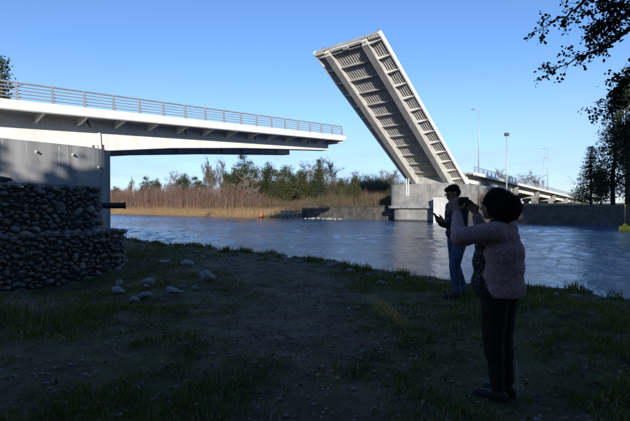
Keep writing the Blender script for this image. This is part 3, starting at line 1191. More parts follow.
rs = np.random.default_rng(5)
o = stems('willow_thicket', 9500, (-330, -86), (75, 93),
          lambda p, q: (10.5 + 1.8 * (fbm(p * 0.08, q * 0.1, 71) - 0.5) * 2) * (0.6 + 0.4 * sstep(-86, -105, p)), M_willow, rs, 0.05, 6, 0.07)
tag(o, 'reddish brown bare willow thicket behind the reeds', 'thicket', kind='stuff')
o = stems('reed_bed', 45000, (-330, -72), (67.5, 75.5), lambda p, q: 2.0 + 0.9 * fbm(p * 0.1, q * 0.3, 72), M_reed, rs, 0.03, 0, 0.10)
tag(o, 'tan dry reed bed along the far waterline', 'reeds', kind='stuff')


def scrub_h(p, q):
    return 1.8 + 7.0 * fbm(p * 0.10, q * 0.15, 73) * (0.55 + 0.45 * sstep(-30, -62, p))


o = stems('brown_scrub', 12000, (-105, -20), (77, 95), scrub_h, M_scrub, rs, 0.035, 7, 0.30, 0.4)
tag(o, 'brown leafless scrub above the low stone wall', 'scrub', kind='stuff')
o = stems('far_wood', 3600, (-112, -54), (90, 112), lambda p, q: 9.5 + 6.0 * (fbm(p * 0.07, q * 0.02, 75) - 0.35), M_farwood, rs, 0.06, 16, 0.10, 0.30)
tag(o, 'far leafless olive brown woodland behind the separate trees', 'woodland', kind='stuff')
o = stems('bank_scrub', 2600, (14, 80), (75.0, 82), lambda p, q: 0.8 + 2.4 * fbm(p * 0.2, q * 0.2, 74), M_scrub, rs, 0.03, 6, 0.3, 0.4,
          keep=lambda p, q, x, y: (x / y > 0.60))
tag(o, 'brown scrub at the foot of the dark right bank trees', 'scrub', kind='stuff')

# ------------------------------------------------------------------ jetty wreck, rubble, buoys
jx, jy = on_q(282, 69)
jt = thing('ruined_jetty', 'broken pale timber jetty frame at the far waterline', 'jetty', (jx, jy, 0), (0, 0, math.atan2(N2[1], N2[0]) + 0.15))
random.seed(3)
for i in range(5):
    for yy in (0, 1.4):
        m = MB()
        m.tube([(1.25 * i, yy, -1.0), (1.25 * i + random.uniform(-.1, .1), yy, random.uniform(1.7, 2.4))], 0.14, 7)
        m.build('jetty_post', M_timber, jt, True)
for (a, b) in (((-.3, -.1, 1.75), (5.3, -.1, 2.0)), ((-.3, -.12, 1.05), (4.2, -.12, 0.9)), ((0, -.14, .7), (2.5, -.14, 1.9)), ((1.3, 1.3, 1.9), (5.2, 1.3, 1.8)), ((2.5, -.14, .9), (5.0, -.14, 1.7))):
    m = MB()
    m.tube([a, b], 0.12, 4)
    m.build('jetty_plank', M_timber, jt)

ROCK = []
for k in range(8):
    bm = bmesh.new()
    bmesh.ops.create_icosphere(bm, subdivisions=2, radius=1.0)
    rs_ = np.random.default_rng(900 + k)
    ax = rs_.normal(0, 1, (14, 3))
    for v in bm.verts:
        c = np.array(v.co)
        s_ = 1.0
        for a in ax:
            a = a / np.linalg.norm(a)
            s_ -= 0.52 * max(0, float(c @ a) - 0.52)
        s_ += float(np.sin(c @ ax[0] * 1.7 + k) * 0.05 + np.sin(c @ ax[1] * 2.9) * 0.035)
        v.co = Vector(c * s_)
    me = bpy.data.meshes.new('rock')
    bm.to_mesh(me)
    bm.free()
    for p_ in me.polygons:
        p_.use_smooth = True
    ROCK.append(me)
RV = [np.array([v.co[:] for v in me.vertices]) for me in ROCK]
RF = [np.array([p_.vertices[:] for p_ in me.polygons]) for me in ROCK]


def rock_heap(name, pts, sizes, m_, rs, low=True):
    vs_, fs_, b = [], [], 0
    bmx = bmesh.new()
    bmesh.ops.create_icosphere(bmx, subdivisions=1, radius=1.0)
    v0 = np.array([v.co[:] for v in bmx.verts])
    f0 = np.array([[v.index for v in f.verts] for f in bmx.faces])
    bmx.free()
    n = len(pts)
    sc = np.asarray(sizes)[:, None, None] * rs.uniform(0.6, 1.35, (n, 1, 3)) * np.array([1, 1, 0.62])
    jit = rs.uniform(0.8, 1.15, (n, len(v0), 1))
    a = rs.uniform(0, 6.28, n)
    ca, sa = np.cos(a)[:, None], np.sin(a)[:, None]
    v = v0[None] * sc * jit
    vx_, vy_ = v[..., 0] * ca - v[..., 1] * sa, v[..., 0] * sa + v[..., 1] * ca
    v = np.stack([vx_, vy_, v[..., 2]], -1) + np.asarray(pts)[:, None, :]
    f = f0[None] + (np.arange(n) * len(v0))[:, None, None]
    return obj(name, np_mesh(name, v.reshape(-1, 3), f.reshape(-1, 3)), m_)


rs = np.random.default_rng(77)
pp = rs.uniform(-66, -50, 60)
qq = rs.uniform(67.6, 70.0, 60)
x, y = xy(pp, qq)
tag(rock_heap('pale_rubble', np.stack([x, y, np.maximum(ground_z(x, y), 0) + 0.1], 1), rs.uniform(0.12, 0.45, 60), M_stone[3], rs),
    'pale broken rubble spilling along the far shore right of the jetty', 'rubble', kind='stuff')

bx_, by_ = on_q(261, 66.5)
t = thing('channel_buoy', 'small orange conical buoy in front of the reeds', 'buoy', (bx_, by_, 0))
m = MB()
m.tube([(0, 0, -0.5), (0, 0, 0.25), (0, 0, 0.35), (0, 0, 1.5), (0, 0, 1.6)], [0.7, 0.7, 0.55, 0.2, 0.08], 14)
m.build('float', M_orange, t, True)
m = MB()
m.tube([(0, 0, 1.5), (0, 0, 2.3)], 0.05, 6)
m.build('top_pole', M_timber, t)
bx_, by_ = (625 - 315) / FPX * 50.5, 50.5
t = thing('channel_buoy', 'yellow buoy with a tall thin pole at the right edge', 'buoy', (bx_, by_, 0))
m = MB()
m.tube([(0, 0, -0.5), (0, 0, 0.45), (0, 0, 0.6)], [0.62, 0.62, 0.5], 16)
m.build('float', M_yellow, t, True)
m = MB()
m.tube([(0, 0, 0.58), (0, 0, 0.9)], [0.3, 0.16], 10)
m.build('collar', M_yellow, t, True)
m = MB()
m.tube([(0, 0, 0.85), (0, 0, 3.05)], 0.055, 8)
m.build('pole', M_orange, t, True)
m = MB()
m.tube([(0, 0, 3.04), (0, 0, 3.2)], 0.1, 8)
m.build('lantern', M_yellow, t, True)

# ------------------------------------------------------------------ gabion walls
def gabion(name, label, corner, length, ret, z0, z1, depth, stone, seed, rc):
    """front face runs back from the rounded corner along -axis; a return runs away from it to the left"""
    rs = np.random.default_rng(seed)
    T = thing(name, label, 'gabion wall', (corner[0], corner[1], 0), (0, 0, BR))
    # local: x along the axis (corner at x=0, face on y=0, body on y>0)
    pathlen = [length - rc, rc * math.pi / 2, ret - rc]
    tot = sum(pathlen)

    def at(u):
        if u < pathlen[0]:
            return (-(length) + u, 0.0, 0.0, -1.0)
        u -= pathlen[0]
        if u < pathlen[1]:
            a = u / rc
            return (-rc + rc * math.sin(a), rc - rc * math.cos(a), math.sin(a), -math.cos(a))
        u -= pathlen[1]
        return (0.0, rc + u, 1.0, 0.0)
    # dark fill behind the stones
    us = np.linspace(0, tot, 40)
    ins = stone * 0.42
    outl = [(at(u)[0] - at(u)[2] * ins, at(u)[1] - at(u)[3] * ins) for u in us]
    outl += [(-length, ret)]
    m = MB()
    m.loft([[(a, b, z) for a, b in outl] for z in (z0 - 0.4, z1 - stone * 0.45)])
    m.build('stone_fill', M_core, T)
    n = 0
    meshes = {}

    def put(x, y, z, s):
        k, mi = int(rs.integers(8)), int(rs.choice(4, p=[0.42, 0.26, 0.2, 0.12]))
        if (k, mi) not in meshes:
            c = ROCK[k].copy()
            c.materials.append(M_stone[mi])
            meshes[(k, mi)] = c
        sc = s * rs.uniform(0.85, 1.2, 3) * np.array([1.12, 0.95, 0.80])
        obj('stone', meshes[(k, mi)], None, T, (x, y, z), tuple(rs.uniform(-0.5, 0.5, 2)) + (rs.uniform(0, 6.28),), tuple(sc))
    z = z0 + stone * 0.3
    row = 0
    # dart throwing with varied radii gives an uneven packing
    pu, pz, pr = np.empty(0), np.empty(0), np.empty(0)
    for tries in range(14000):
        r = stone * (0.70 if tries < 120 else 0.46 if tries < 4000 else 0.27) * rs.uniform(0.75, 1.3)
        u, zz = rs.uniform(0, tot), rs.uniform(z0, z1 - r * 0.4)
        if not len(pu) or (((pu - u) ** 2 + (pz - zz) ** 2) > ((r + pr) * 0.80) ** 2).all():
            pu, pz, pr = np.append(pu, u), np.append(pz, zz), np.append(pr, r)
    order = np.argsort(-pr)
    rest = []
    for n_, q_ in enumerate(order):
        u, zz, r = pu[q_], pz[q_], pr[q_]
        x, y, nx, ny = at(u)
        o_ = rs.uniform(-0.02, 0.03) - r * 0.6
        if n_ < 245:
            put(x + nx * o_, y + ny * o_, zz, r * 1.22)
        else:
            rest.append((x + nx * o_, y + ny * o_, zz, r * 1.22))
    if rest:
        rest = np.array(rest)
        o = rock_heap('small_stones', rest[:, :3], rest[:, 3], M_stone[0], rs)
        for p_ in o.data.polygons:
            p_.use_smooth = True
        o.parent = T
        o['kind'] = 'stuff'
    # top layer
    placed = []
    for tries in range(1500):
        r = stone * (0.6 if tries < 500 else 0.4)
        x, y = rs.uniform(-length, -0.05), rs.uniform(0.08, min(ret, 1.0))
        if x > -rc and y < rc and (x + rc) ** 2 + (y - rc) ** 2 > (rc - 0.05) ** 2:
            continue
        if all((x - a) ** 2 + (y - b) ** 2 > ((r + c) * 0.85) ** 2 for a, b, c in placed):
            placed.append((x, y, r))
            if len(placed) > 52:
                break
    for x, y, r in placed:
        put(x, y, z1 - r * 0.45, r * 1.1)
    # wire net: slanted strands both ways, plus rim wires
    m = MB()
    st = 0.11
    H = z1 - z0
    w = 0.0022
    for sg in (1, -1):
        u = -H
        while u < tot + H:
            pts = []
            for t_ in np.linspace(0, 1, 9):
                uu = u + sg * t_ * H * 0.6
                if 0 <= uu <= tot:
                    x, y, nx, ny = at(uu)
                    pts.append((x + nx * 0.045, y + ny * 0.045, z0 + t_ * H))
            if len(pts) > 1:
                m.tube(pts, w, 3, cap=False)
            u += st
    for zz in (z0 + 0.02, z1):
        m.tube([(at(u)[0] + at(u)[2] * 0.045, at(u)[1] + at(u)[3] * 0.045, zz) for u in np.linspace(0, tot, 40)], 0.006, 4)
    m.build('wire_net', M_wire, T)
    return T


gabion('gabion_wall', 'lower course of stone gabions, wider and nearer the grass', (-4.82, 11.0), 5.4, 2.2, 0.80, CAMZ - 0.60, 2.0, 0.160, 31, 0.45)
gabion('gabion_wall', 'upper course of stone gabions set back against the concrete pier', (-6.15, 12.25), 5.2, 2.2, CAMZ - 0.80, CAMZ + 0.60, 2.0, 0.20, 32, 0.3)

# pipe stub between gabion and pier, and the log end at the left
a = at_px(97, 205.5, 14.0)
b = at_px(125, 205.5, 14.3)
t = thing('pipe_stub', 'black horizontal pipe stub jutting out right of the upper gabion', 'pipe', tuple(a))
d = b - a
m = MB()
m.tube([(-d.x * 0.8, -d.y * 0.8, 0), (0, 0, 0), tuple(d)], 0.10, 12)
m.build('pipe_body', M_pipe, t, True)
m = MB()
m.tube([tuple(d * 0.97), tuple(d * 1.03)], 0.115, 12)
m.build('pipe_collar', M_pipe, t, True)
a = at_px(-8, 178, 12.4)
b = at_px(9.5, 178, 11.6)
t = thing('log', 'dark log end lying on top of the upper gabion at the left edge', 'log', (a.x, a.y, CAMZ + 0.74))
d = b - a
m = MB()
m.tube([(0, 0, 0), (d.x * 0.5, d.y * 0.5, 0.02), (d.x, d.y, 0)], [0.15, 0.13, 0.07], 9)
m.build('log_body', M_barkdark, t, True)
m = MB()
m.tube([(d.x * .2, d.y * .2, 0.05), (d.x * .25, d.y * .25, 0.25)], [0.09, 0.05], 7)
m.build('branch_stub', M_barkdark, t, True)

# ------------------------------------------------------------------ boulders
def gpt(px, y):
    Z = 1.45 * FPX / (y - HOR)
    for _ in range(6):
        x = (px - 315) / FPX * Z
        Z = (CAMZ - gz(x, Z)) * FPX / (y - HOR)
    return (px - 315) / FPX * Z, Z


BOULD = [
    (120, 286, 11, 'pale boulder close to the end of the lower gabion, upper left of the cluster'),
    (118, 295, 16, 'pale flat boulder in dark grass, lowest left of the cluster'),
    (149, 285, 15, 'pale boulder at the back of the cluster, second from the gabion'),
    (146, 299, 15, 'pale round boulder at the front middle of the cluster'),
    (133, 304, 12, 'small half buried boulder at the very front of the cluster'),
    (147, 289, 8, 'small round stone squeezed between the front and back middle boulders'),
    (174, 297, 25, 'largest elongated pale boulder in the boulder cluster'),
    (182, 288, 11, 'round boulder just behind the elongated boulder'),
    (195, 290, 10, 'brownish boulder at the right end of the boulder cluster'),
    (207, 281, 19, 'big block boulder behind and right of the cluster'),
    (165, 264, 10, 'pale flat stone in the grass near the lower gabion top end'),
    (187, 267, 13, 'pale stone nearer the water, left of a sunlit patch'),
    (203, 259, 6, 'small stone in the grass towards the shore, left part of the bank'),
    (232, 261, 6, 'small low stone in the middle of the grassy bank'),
    (349, 310, 5.5, 'small white stone on the track, left of a touching pair'),
    (358, 309, 6, 'small white stone on the track, right of a touching pair'),
    (390, 327, 5, 'small pale stone right of the white pair on the track'),
    (537, 280, 13, 'rounded stone on the shore edge right of the woman'),
    (118, 417, 6, 'single white stone at the bottom edge of the picture, left part'),
    (463, 315, 5, 'flat pale stone on the ground just left of the woman'),
]
random.seed(17)
BM = [me.copy() for me in ROCK]
for me in BM:
    me.materials.append(M_boulder)
for i, (px, yb, wpx, lab) in enumerate(BOULD):
    x, y = gpt(px, yb)
    r = wpx * 0.5 * y / FPX * 1.2
    o = obj('boulder', BM[i % 8], None, None, (x, y, gz(x, y) + r * 0.40), (random.uniform(-.2, .2), random.uniform(-.2, .2), random.uniform(0, 6.28)),
            (r * 1.1, r * random.uniform(.75, 1), r * random.uniform(.55, .75)))
    if 'elongated' in lab:
        o.rotation_euler = (0, 0.05, 0.1)
        o.scale = (r * 1.05, r * 0.5, r * 0.36)
    tag(o, lab, 'boulder', 'boulders on the near bank')

# gravel and pebbles
rs = np.random.default_rng(8)
n = 15000
r_ = 1.6 + 15 * rs.uniform(0, 1, n) ** 1.4
th = rs.uniform(-0.72, 0.72, n)
x, y = r_ * np.tan(th), r_
k = rs.uniform(0, 1, n) > green_mask(x, y) * 0.85
k &= (D2[0] * (x + 0.4) + D2[1] * (y - 12.0)) < 0.2
x, y = x[k], y[k]
sz = 0.005 + 0.022 * rs.uniform(0, 1, len(x)) ** 3.5 * (0.6 + y * 0.07)
tag(rock_heap('gravel', np.stack([x, y, ground_z(x, y) + sz * 0.2], 1), sz, M_gravel, rs), 'scattered grey gravel and pebbles on the dirt track', 'gravel', kind='stuff')
# shore stones
n = 700
pp = rs.uniform(-20, 12, n)
qq = rs.normal(-0.4, 0.7, n)
x, y = xy(pp, qq)
sz = 0.02 + 0.09 * rs.uniform(0, 1, n) ** 3
tag(rock_heap('shore_stones', np.stack([x, y, ground_z(x, y) + sz * 0.2], 1), sz, M_stone[0], rs), 'small dark stones strewn along the near shoreline', 'stones', kind='stuff')


# fallen leaves
n = 9000
r_ = 1.7 + 13 * rs.uniform(0, 1, n) ** 1.2
th = rs.uniform(-0.74, 0.72, n)
x, y = r_ * np.tan(th), r_
k = (fbm(x * 0.7, y * 0.7, 91) + rs.uniform(-0.25, 0.25, n) > 0.48) & ((D2[0] * (x + 0.4) + D2[1] * (y - 12.0)) < -0.3)
x, y = x[k], y[k]
v, f = card_leaves(np.stack([x, y, ground_z(x, y) + 0.012], 1), 0.045, 1, 0.004, rs, 0.6, 0.75)
M_litter = mat('fallen_leaves', (0.08, 0.055, 0.03), 0.9, scale=9, col2=(0.30, 0.22, 0.14))
tag(obj('leaf_litter', np_mesh('leaf_litter', v, f), M_litter), 'brown fallen leaves scattered over the near bank', 'leaf litter', kind='stuff')

# dead twigs
n = 420
r_ = 2.0 + 11 * rs.uniform(0, 1, n) ** 1.2
th = rs.uniform(-0.72, 0.70, n)
tw = MB()
for a_, b_ in zip(r_ * np.tan(th), r_):
    if D2[0] * (a_ + 0.4) + D2[1] * (b_ - 12.0) > -0.4:
        continue
    an, L_ = rs.uniform(0, 6.28), rs.uniform(0.05, 0.28)
    pts = []
    for t_ in (0, 0.5, 1):
        x_, y_ = a_ + math.cos(an + 0.3 * t_) * L_ * t_, b_ + math.sin(an + 0.3 * t_) * L_ * t_
        pts.append((x_, y_, gz(x_, y_) + 0.012))
    tw.tube(pts, [0.005, 0.004, 0.002], 4, cap=False)
tag(tw.build('dead_twigs', M_litter), 'thin dead twigs lying about on the near bank', 'twigs', kind='stuff')

# ------------------------------------------------------------------ grass
def grass(name, x, y, h, wid, m_, rs, lean=0.45):
    n = len(x)
    z = ground_z(x, y) - 0.01
    b = np.stack([x, y, z], 1)
    a = rs.uniform(0, 6.28, n)
    sd = np.stack([np.cos(a), np.sin(a), np.zeros(n)], 1) * (wid * 0.5)[:, None]
    la = rs.uniform(0, 6.28, n)
    lm = rs.uniform(0.1, 1.0, n) * lean
    ld = np.stack([np.cos(la) * lm, np.sin(la) * lm, np.zeros(n)], 1) * h[:, None]
    up = np.array([0, 0, 1.0]) * h[:, None]
    v = np.stack([b - sd, b + sd, b + up * 0.55 + ld * 0.35 + sd * 0.7, b + up * 0.55 + ld * 0.35 - sd * 0.7, b + up * 0.95 + ld], 1).reshape(-1, 3)
    i0 = np.arange(n)[:, None] * 5
    f = np.concatenate([i0 + np.array([[0, 1, 2]]), i0 + np.array([[0, 2, 3]]), i0 + np.array([[3, 2, 4]])])
    return obj(name, np_mesh(name, v, f), m_)


rs = np.random.default_rng(15)
n = 520000
r_ = 1.5 + 19.0 * rs.uniform(0, 1, n) ** 1.1
th = rs.uniform(-0.74, 0.72, n)
x, y = r_ * np.tan(th), r_
tuft = fbm(x * 1.3, y * 1.3, 61)
fine = fbm(x * 5, y * 5, 62, 2)
k = rs.uniform(0, 1, n) < green_mask(x, y) * np.clip(0.10 + 2.6 * (tuft - 0.40) + 2.2 * (fine - 0.5), 0.04, 1)
k &= (D2[0] * (x + 0.4) + D2[1] * (y - 12.0)) < 0.25
x, y, tuft = x[k], y[k], tuft[k]
h = (0.018 + 0.065 * tuft ** 1.5) * rs.uniform(0.5, 1.5, len(x))
hol = np.exp(-(((x + 4.4) / 1.3) ** 2 + ((y - 5.5) / 1.0) ** 2))
h = h + hol * rs.uniform(0.05, 0.28, len(x)) + 0.07 * np.exp(-((x - 3.4) / 1.5) ** 2) * rs.uniform(0, 1, len(x))
wd = np.full(len(x), 0.006) + 0.0007 * y
dry = rs.uniform(0, 1, len(x)) < 0.12
tag(grass('grass', x[~dry], y[~dry], h[~dry], wd[~dry], M_grass, rs), 'short dark green grass on the shaded near bank', 'grass', kind='stuff')
tag(grass('dry_grass', x[dry], y[dry], h[dry] * 1.2, wd[dry] * 0.8, M_drygrass, rs, 0.9), 'withered straw mixed in the grass of the near bank', 'grass', kind='stuff')
# coarse tufts on the shore edge
n = 9000
c = rs.uniform(-20, 12, 130)
ci = rs.integers(0, 130, n)
pp = c[ci] + rs.normal(0, 0.10, n)
qq = (rs.normal(-0.35, 0.35, 130))[ci] + rs.normal(0, 0.08, n)
x, y = xy(pp, qq)
tag(grass('shore_grass', x, y, rs.uniform(0.05, 0.22, n), np.full(n, 0.008) + 0.0006 * y, M_grass, rs), 'coarse grass tufts along the edge of the near shore', 'grass', kind='stuff')

# thin pale stick by the woman's foot
x, y = gpt(517.5, 401)
t = thing('stick', 'thin pale stick stuck in the ground beside the woman', 'stick', (x, y, gz(x, y)))
m = MB()
m.tube([(0, 0, -0.05), (0.006, 0, 0.12), (0.0, 0.01, 0.30)], [0.008, 0.007, 0.005], 6)
m.build('stem', M_streak, t, True)

# ------------------------------------------------------------------ overhanging near tree (trunk outside the frame on the right)
def near_tree():
    rs = np.random.default_rng(66)
    tx, ty = 7.4, 2.6
    t = thing('alder_tree', 'dark leafy branches hanging into the top right corner', 'tree', (tx, ty, gz(tx, ty)))
    O = Vector((tx, ty, gz(tx, ty)))
    m = MB()
    tp = [Vector((0, 0, -0.4)), Vector((0.05, 0.05, 2)), Vector((-0.1, 0.1, 4.5)), Vector((0.0, 0.3, 7)), Vector((0.2, 0.3, 10)), Vector((0.1, 0.4, 13))]
    m.tube(tp, [0.34, 0.28, 0.23, 0.18, 0.12, 0.05], 10)
    centers, spread = [], []
    lv, szs = [], []

    def limb(pts, r0, dens, tw=0.5):
        pts = [Vector(p) - O for p in pts]
        fine = []
        for i in range(len(pts) - 1):
            for k in range(6):
                fine.append(pts[i].lerp(pts[i + 1], k / 6) + Vector(rs.normal(0, 0.04, 3)))
        fine.append(pts[-1])
        n = len(fine)
        m.tube(fine, [max(0.008, r0 * (1 - 0.93 * i / (n - 1))) for i in range(n)], 5)
        for i in range(int(n * 0.22), n):
            for _ in range(dens):
                base = fine[i]
                dr = (fine[min(i + 1, n - 1)] - fine[max(i - 1, 0)]).normalized()
                az = Vector(rs.normal(0, 1, 3))
                e = base + (dr * 0.6 + az * 0.55 + Vector((0, 0, 0.15))).normalized() * tw * rs.uniform(0.4, 1.15)
                m.tube([base, base.lerp(e, 0.5) + Vector(rs.normal(0, 0.03, 3)), e], [0.010, 0.007, 0.004], 3, cap=False)
                for u in (0.35, 0.6, 0.8, 1.0):
                    if rs.uniform() < 0.72:
                        centers.append(base.lerp(e, u))
                        spread.append(0.035)

    A = lambda px, y, Z: at_px(px, y, Z)
    hub = lambda z: O + Vector((0, 0.2, z))
    limb([hub(6.0), A(680, -60, 7.5), A(610, -22, 9), A(575, 8, 9.6), A(543, 30, 10)], 0.10, 2, 0.42)
    limb([hub(5.0), A(700, -10, 7), A(640, 24, 8.6), A(600, 50, 9.3), A(555, 70, 9.8)], 0.10, 3, 0.42)
    limb([hub(5.5), A(720, -40, 7), A(650, 0, 8.4), A(612, 22, 9), A(592, 34, 9.2)], 0.08, 4, 0.40)
    limb([hub(7.0), A(700, -70, 7), A(640, -25, 8), A(610, -6, 8.6), A(608, 12, 8.9)], 0.08, 4, 0.42)
    limb([hub(4.4), A(720, 30, 7), A(660, 62, 8.5), A(628, 78, 9.2), A(618, 90, 9.5)], 0.08, 3, 0.35)
    limb([hub(4.0), A(730, 70, 7), A(665, 92, 9), A(635, 100, 10), A(600, 113, 10.6)], 0.07, 3, 0.40)
    limb([hub(3.8), A(730, 90, 7), A(668, 118, 9), A(640, 130, 10), A(618, 140, 10.6)], 0.06, 3, 0.40)
    # limbs over the viewer's head and behind, outside the picture
    for k in range(16):
        a = rs.uniform(1.7, 5.6)
        z = rs.uniform(4.5, 11)
        L = rs.uniform(2.5, 5.0) * (1.2 - z / 16)
        e = O + Vector((math.cos(a) * L, math.sin(a) * L, z + 1.2))
        if e.y > 3.0:
            continue
        limb([hub(z), O + Vector((math.cos(a) * L * 0.5, math.sin(a) * L * 0.5, z + 0.8)), e], 0.07, 4, 0.6)
    m.build('trunk', M_barkdark, t, True)
    v, f = card_leaves([tuple(c) for c in centers], 0.08, 5, 0.055, rs, 0.72)
    me = np_mesh('crown', v, f)
    obj('crown', me, M_leafnear, t)


near_tree()

# ------------------------------------------------------------------ shade trees behind the viewpoint (their shade lies over the near bank)
SH = [(broad_crown(500 + i, 13, 4.4, M_leafshade, base=0.05, clumps=150, each=80, leaf=0.55, sp=0.75), trunk_me(10, 0.3, M_barkdark, 520 + i)) for i in range(3)]
SHS = (broad_crown(511, 13, 4.0, M_leafshade, base=0.05, clumps=48, each=70, leaf=0.5, sp=0.6), SH[0][1])
SHH = (broad_crown(512, 13, 4.6, M_leafshade, base=0.45, clumps=120, each=80, leaf=0.5, sp=0.7), SH[1][1])  # high crowns of the front three, added to cut skylight over the foreground
random.seed(9)
SPOT = [(-33, -22, 13.2), (-26.5, -24, 14.2), (-20.5, -21, 13.8), (-14.5, -25, 14.4), (-9, -21, 11.5), (-5.2, -26, 12.4), (-1.9, -20, 11.6), (2.2, -25, 12.5),
        (6.8, -20, 11.8), (11, -24, 12.4), (16, -21, 11.5), (21, -25, 12.5), (-6.5, -7.2, 12.0), (0.5, -7.6, 13.0), (7.5, -7.4, 12.0)]
words = ['leftmost', 'second from the left', 'third from the left', 'fourth from the left', 'fifth from the left', 'sixth from the left', 'seventh from the left',
         'eighth from the left', 'ninth from the left', 'tenth from the left', 'eleventh from the left', 'rightmost']
for i, (x, y, h) in enumerate(SPOT):
    z = gz(x, y)
    lab = ('leafy shade tree behind the viewpoint, %s in the back row' % words[i]) if i < 12 else \
        'unseen tree added to block sky behind the viewpoint, %s of the front three' % ('left', 'middle', 'right')[i - 12]
    t = thing('shade_tree', lab, 'tree', (x, y, z), (0, 0, random.uniform(0, 6.28)), 'shade trees behind the viewpoint')
    cr, tr = SH[i % 3] if i < 12 and i not in (6, 7) else SHS if i < 12 else SHH
    k = h / 13
    obj('crown', cr, None, t, scale=(k, k, k))
    obj('trunk', tr, None, t, scale=(k, k, k))


for i, (x, y, h, lab) in enumerate([(-1.6, -17.2, 4.4, 'low bush added to block sun behind the viewpoint, left of two'), (2.3, -17.0, 4.6, 'low bush added to block sun behind the viewpoint, right of two')]):
    z = gz(x, y)  # unseen low crowns added to keep sun patches off the foreground
    t = thing('added_bush', lab, 'bush', (x, y, z), (0, 0, 1.3 * i), 'added sun-blocking bushes behind the viewpoint')
    obj('crown', SH[i][0], None, t, scale=(0.55, 0.55, h / 13))
    obj('trunk', SH[i][1], None, t, scale=(0.4, 0.4, h / 13))
TALL = [(45, -34, 35), (52, -30, 37), (59, -35, 36), (67, -31, 37), (75, -36, 36)]
for i, (x, y, h) in enumerate(TALL):
    z = gz(x, y)
    t = thing('shade_tree', 'very tall shade tree on the near bank outside the right edge, %s' % ('nearest the viewpoint', 'second nearest', 'third nearest', 'fourth nearest', 'farthest off')[i],
              'tree', (x, y, z), (0, 0, random.uniform(0, 6.28)), 'tall shade trees right of the viewpoint')
    cr, tr = SH[i % 3]
    k = h / 13
    obj('crown', cr, None, t, scale=(k * 0.8, k * 0.8, k))
    obj('trunk', tr, None, t, scale=(k, k, k))

# ------------------------------------------------------------------ people
def cap_mesh(parts):
    """tapered capsules and ellipsoids -> one MB"""
    m = MB()
    for p in parts:
        if p[0] == 'c':            # capsule a, b, ra, rb
            _, a, b, ra, rb = p
            a, b = Vector(a), Vector(b)
            d = (b - a).normalized()
            ref = Vector((0, 0, 1)) if abs(d.z) < 0.9 else Vector((1, 0, 0))
            u = d.cross(ref).normalized()
            v = d.cross(u)
            secs = []
            n = 14
            prof = [(-math.cos(t), math.sin(t), a, ra) for t in np.linspace(0.12, math.pi / 2, 5)] + \
                   [(math.sin(t), math.cos(t), b, rb) for t in np.linspace(0, math.pi / 2 - 0.12, 5)]
            for al, rr, c, r in prof:
                secs.append([c + d * (al * r) + (u * math.cos(2 * math.pi * k / n) + v * math.sin(2 * math.pi * k / n)) * rr * r for k in range(n)])
            m.loft(secs)
        else:                      # ellipsoid centre, radii, optional rotation (euler)
            c, r = Vector(p[1]), p[2]
            rot = Matrix.Identity(3) if len(p) < 4 else Quaternion((0, 0, 1), p[3][2]).to_matrix() @ Quaternion((1, 0, 0), p[3][0]).to_matrix() @ Quaternion((0, 1, 0), p[3][1]).to_matrix()
            secs = []
            n = 18
            for t in np.linspace(0.1, math.pi - 0.1, 12):
                secs.append([c + rot @ Vector((r[0] * math.sin(t) * math.cos(2 * math.pi * k / n), r[1] * math.sin(t) * math.sin(2 * math.pi * k / n), -r[2] * math.cos(t))) for k in range(n)])
            m.loft(secs)
    return m


def fused(name, parts, m_, parent, voxel, smooth=6, noise=0.0, cut=None, wav=0.0):
    me = cap_mesh(parts).mesh(name)
    o = bpy.data.objects.new(name + '_tmp', me)
    COL.objects.link(o)
    r = o.modifiers.new('r', 'REMESH')
    r.mode = 'VOXEL'
    r.voxel_size = voxel
    s = o.modifiers.new('s', 'SMOOTH')
    s.factor = 0.5
    s.iterations = smooth
    dg = bpy.context.evaluated_depsgraph_get()
    nm = bpy.data.meshes.new_from_object(o.evaluated_get(dg))
    nm.name = name
    bpy.data.objects.remove(o)
    co = np.empty(len(nm.vertices) * 3, np.float32)
    nm.vertices.foreach_get('co', co)
    co = co.reshape(-1, 3)
    if noise:
        nr = np.empty(len(nm.vertices) * 3, np.float32)
        nm.vertices.foreach_get('normal', nr)
        nr = nr.reshape(-1, 3)
        a = (fbm(co[:, 0] * 13 + 3, co[:, 2] * 15, 5, 3) + fbm(co[:, 1] * 13, co[:, 2] * 15 + 7, 8, 3) + fbm(co[:, 0] * 14, co[:, 1] * 14, 9, 3)) / 3 - 0.5
        a = a * 1.6
        co += nr * (a * 2 * noise)[:, None]
        nm.vertices.foreach_set('co', co.ravel())
    if cut is not None:
        low = co[:, 2] < cut
        co[low, 2] = cut + wav * np.sin(co[low, 0] * 30 + co[low, 1] * 23)
        nm.vertices.foreach_set('co', co.ravel())
    for p_ in nm.polygons:
        p_.use_smooth = True
    nm.materials.clear()
    nm.materials.append(m_)
    ob = bpy.data.objects.new(name, nm)
    return link(ob, parent)


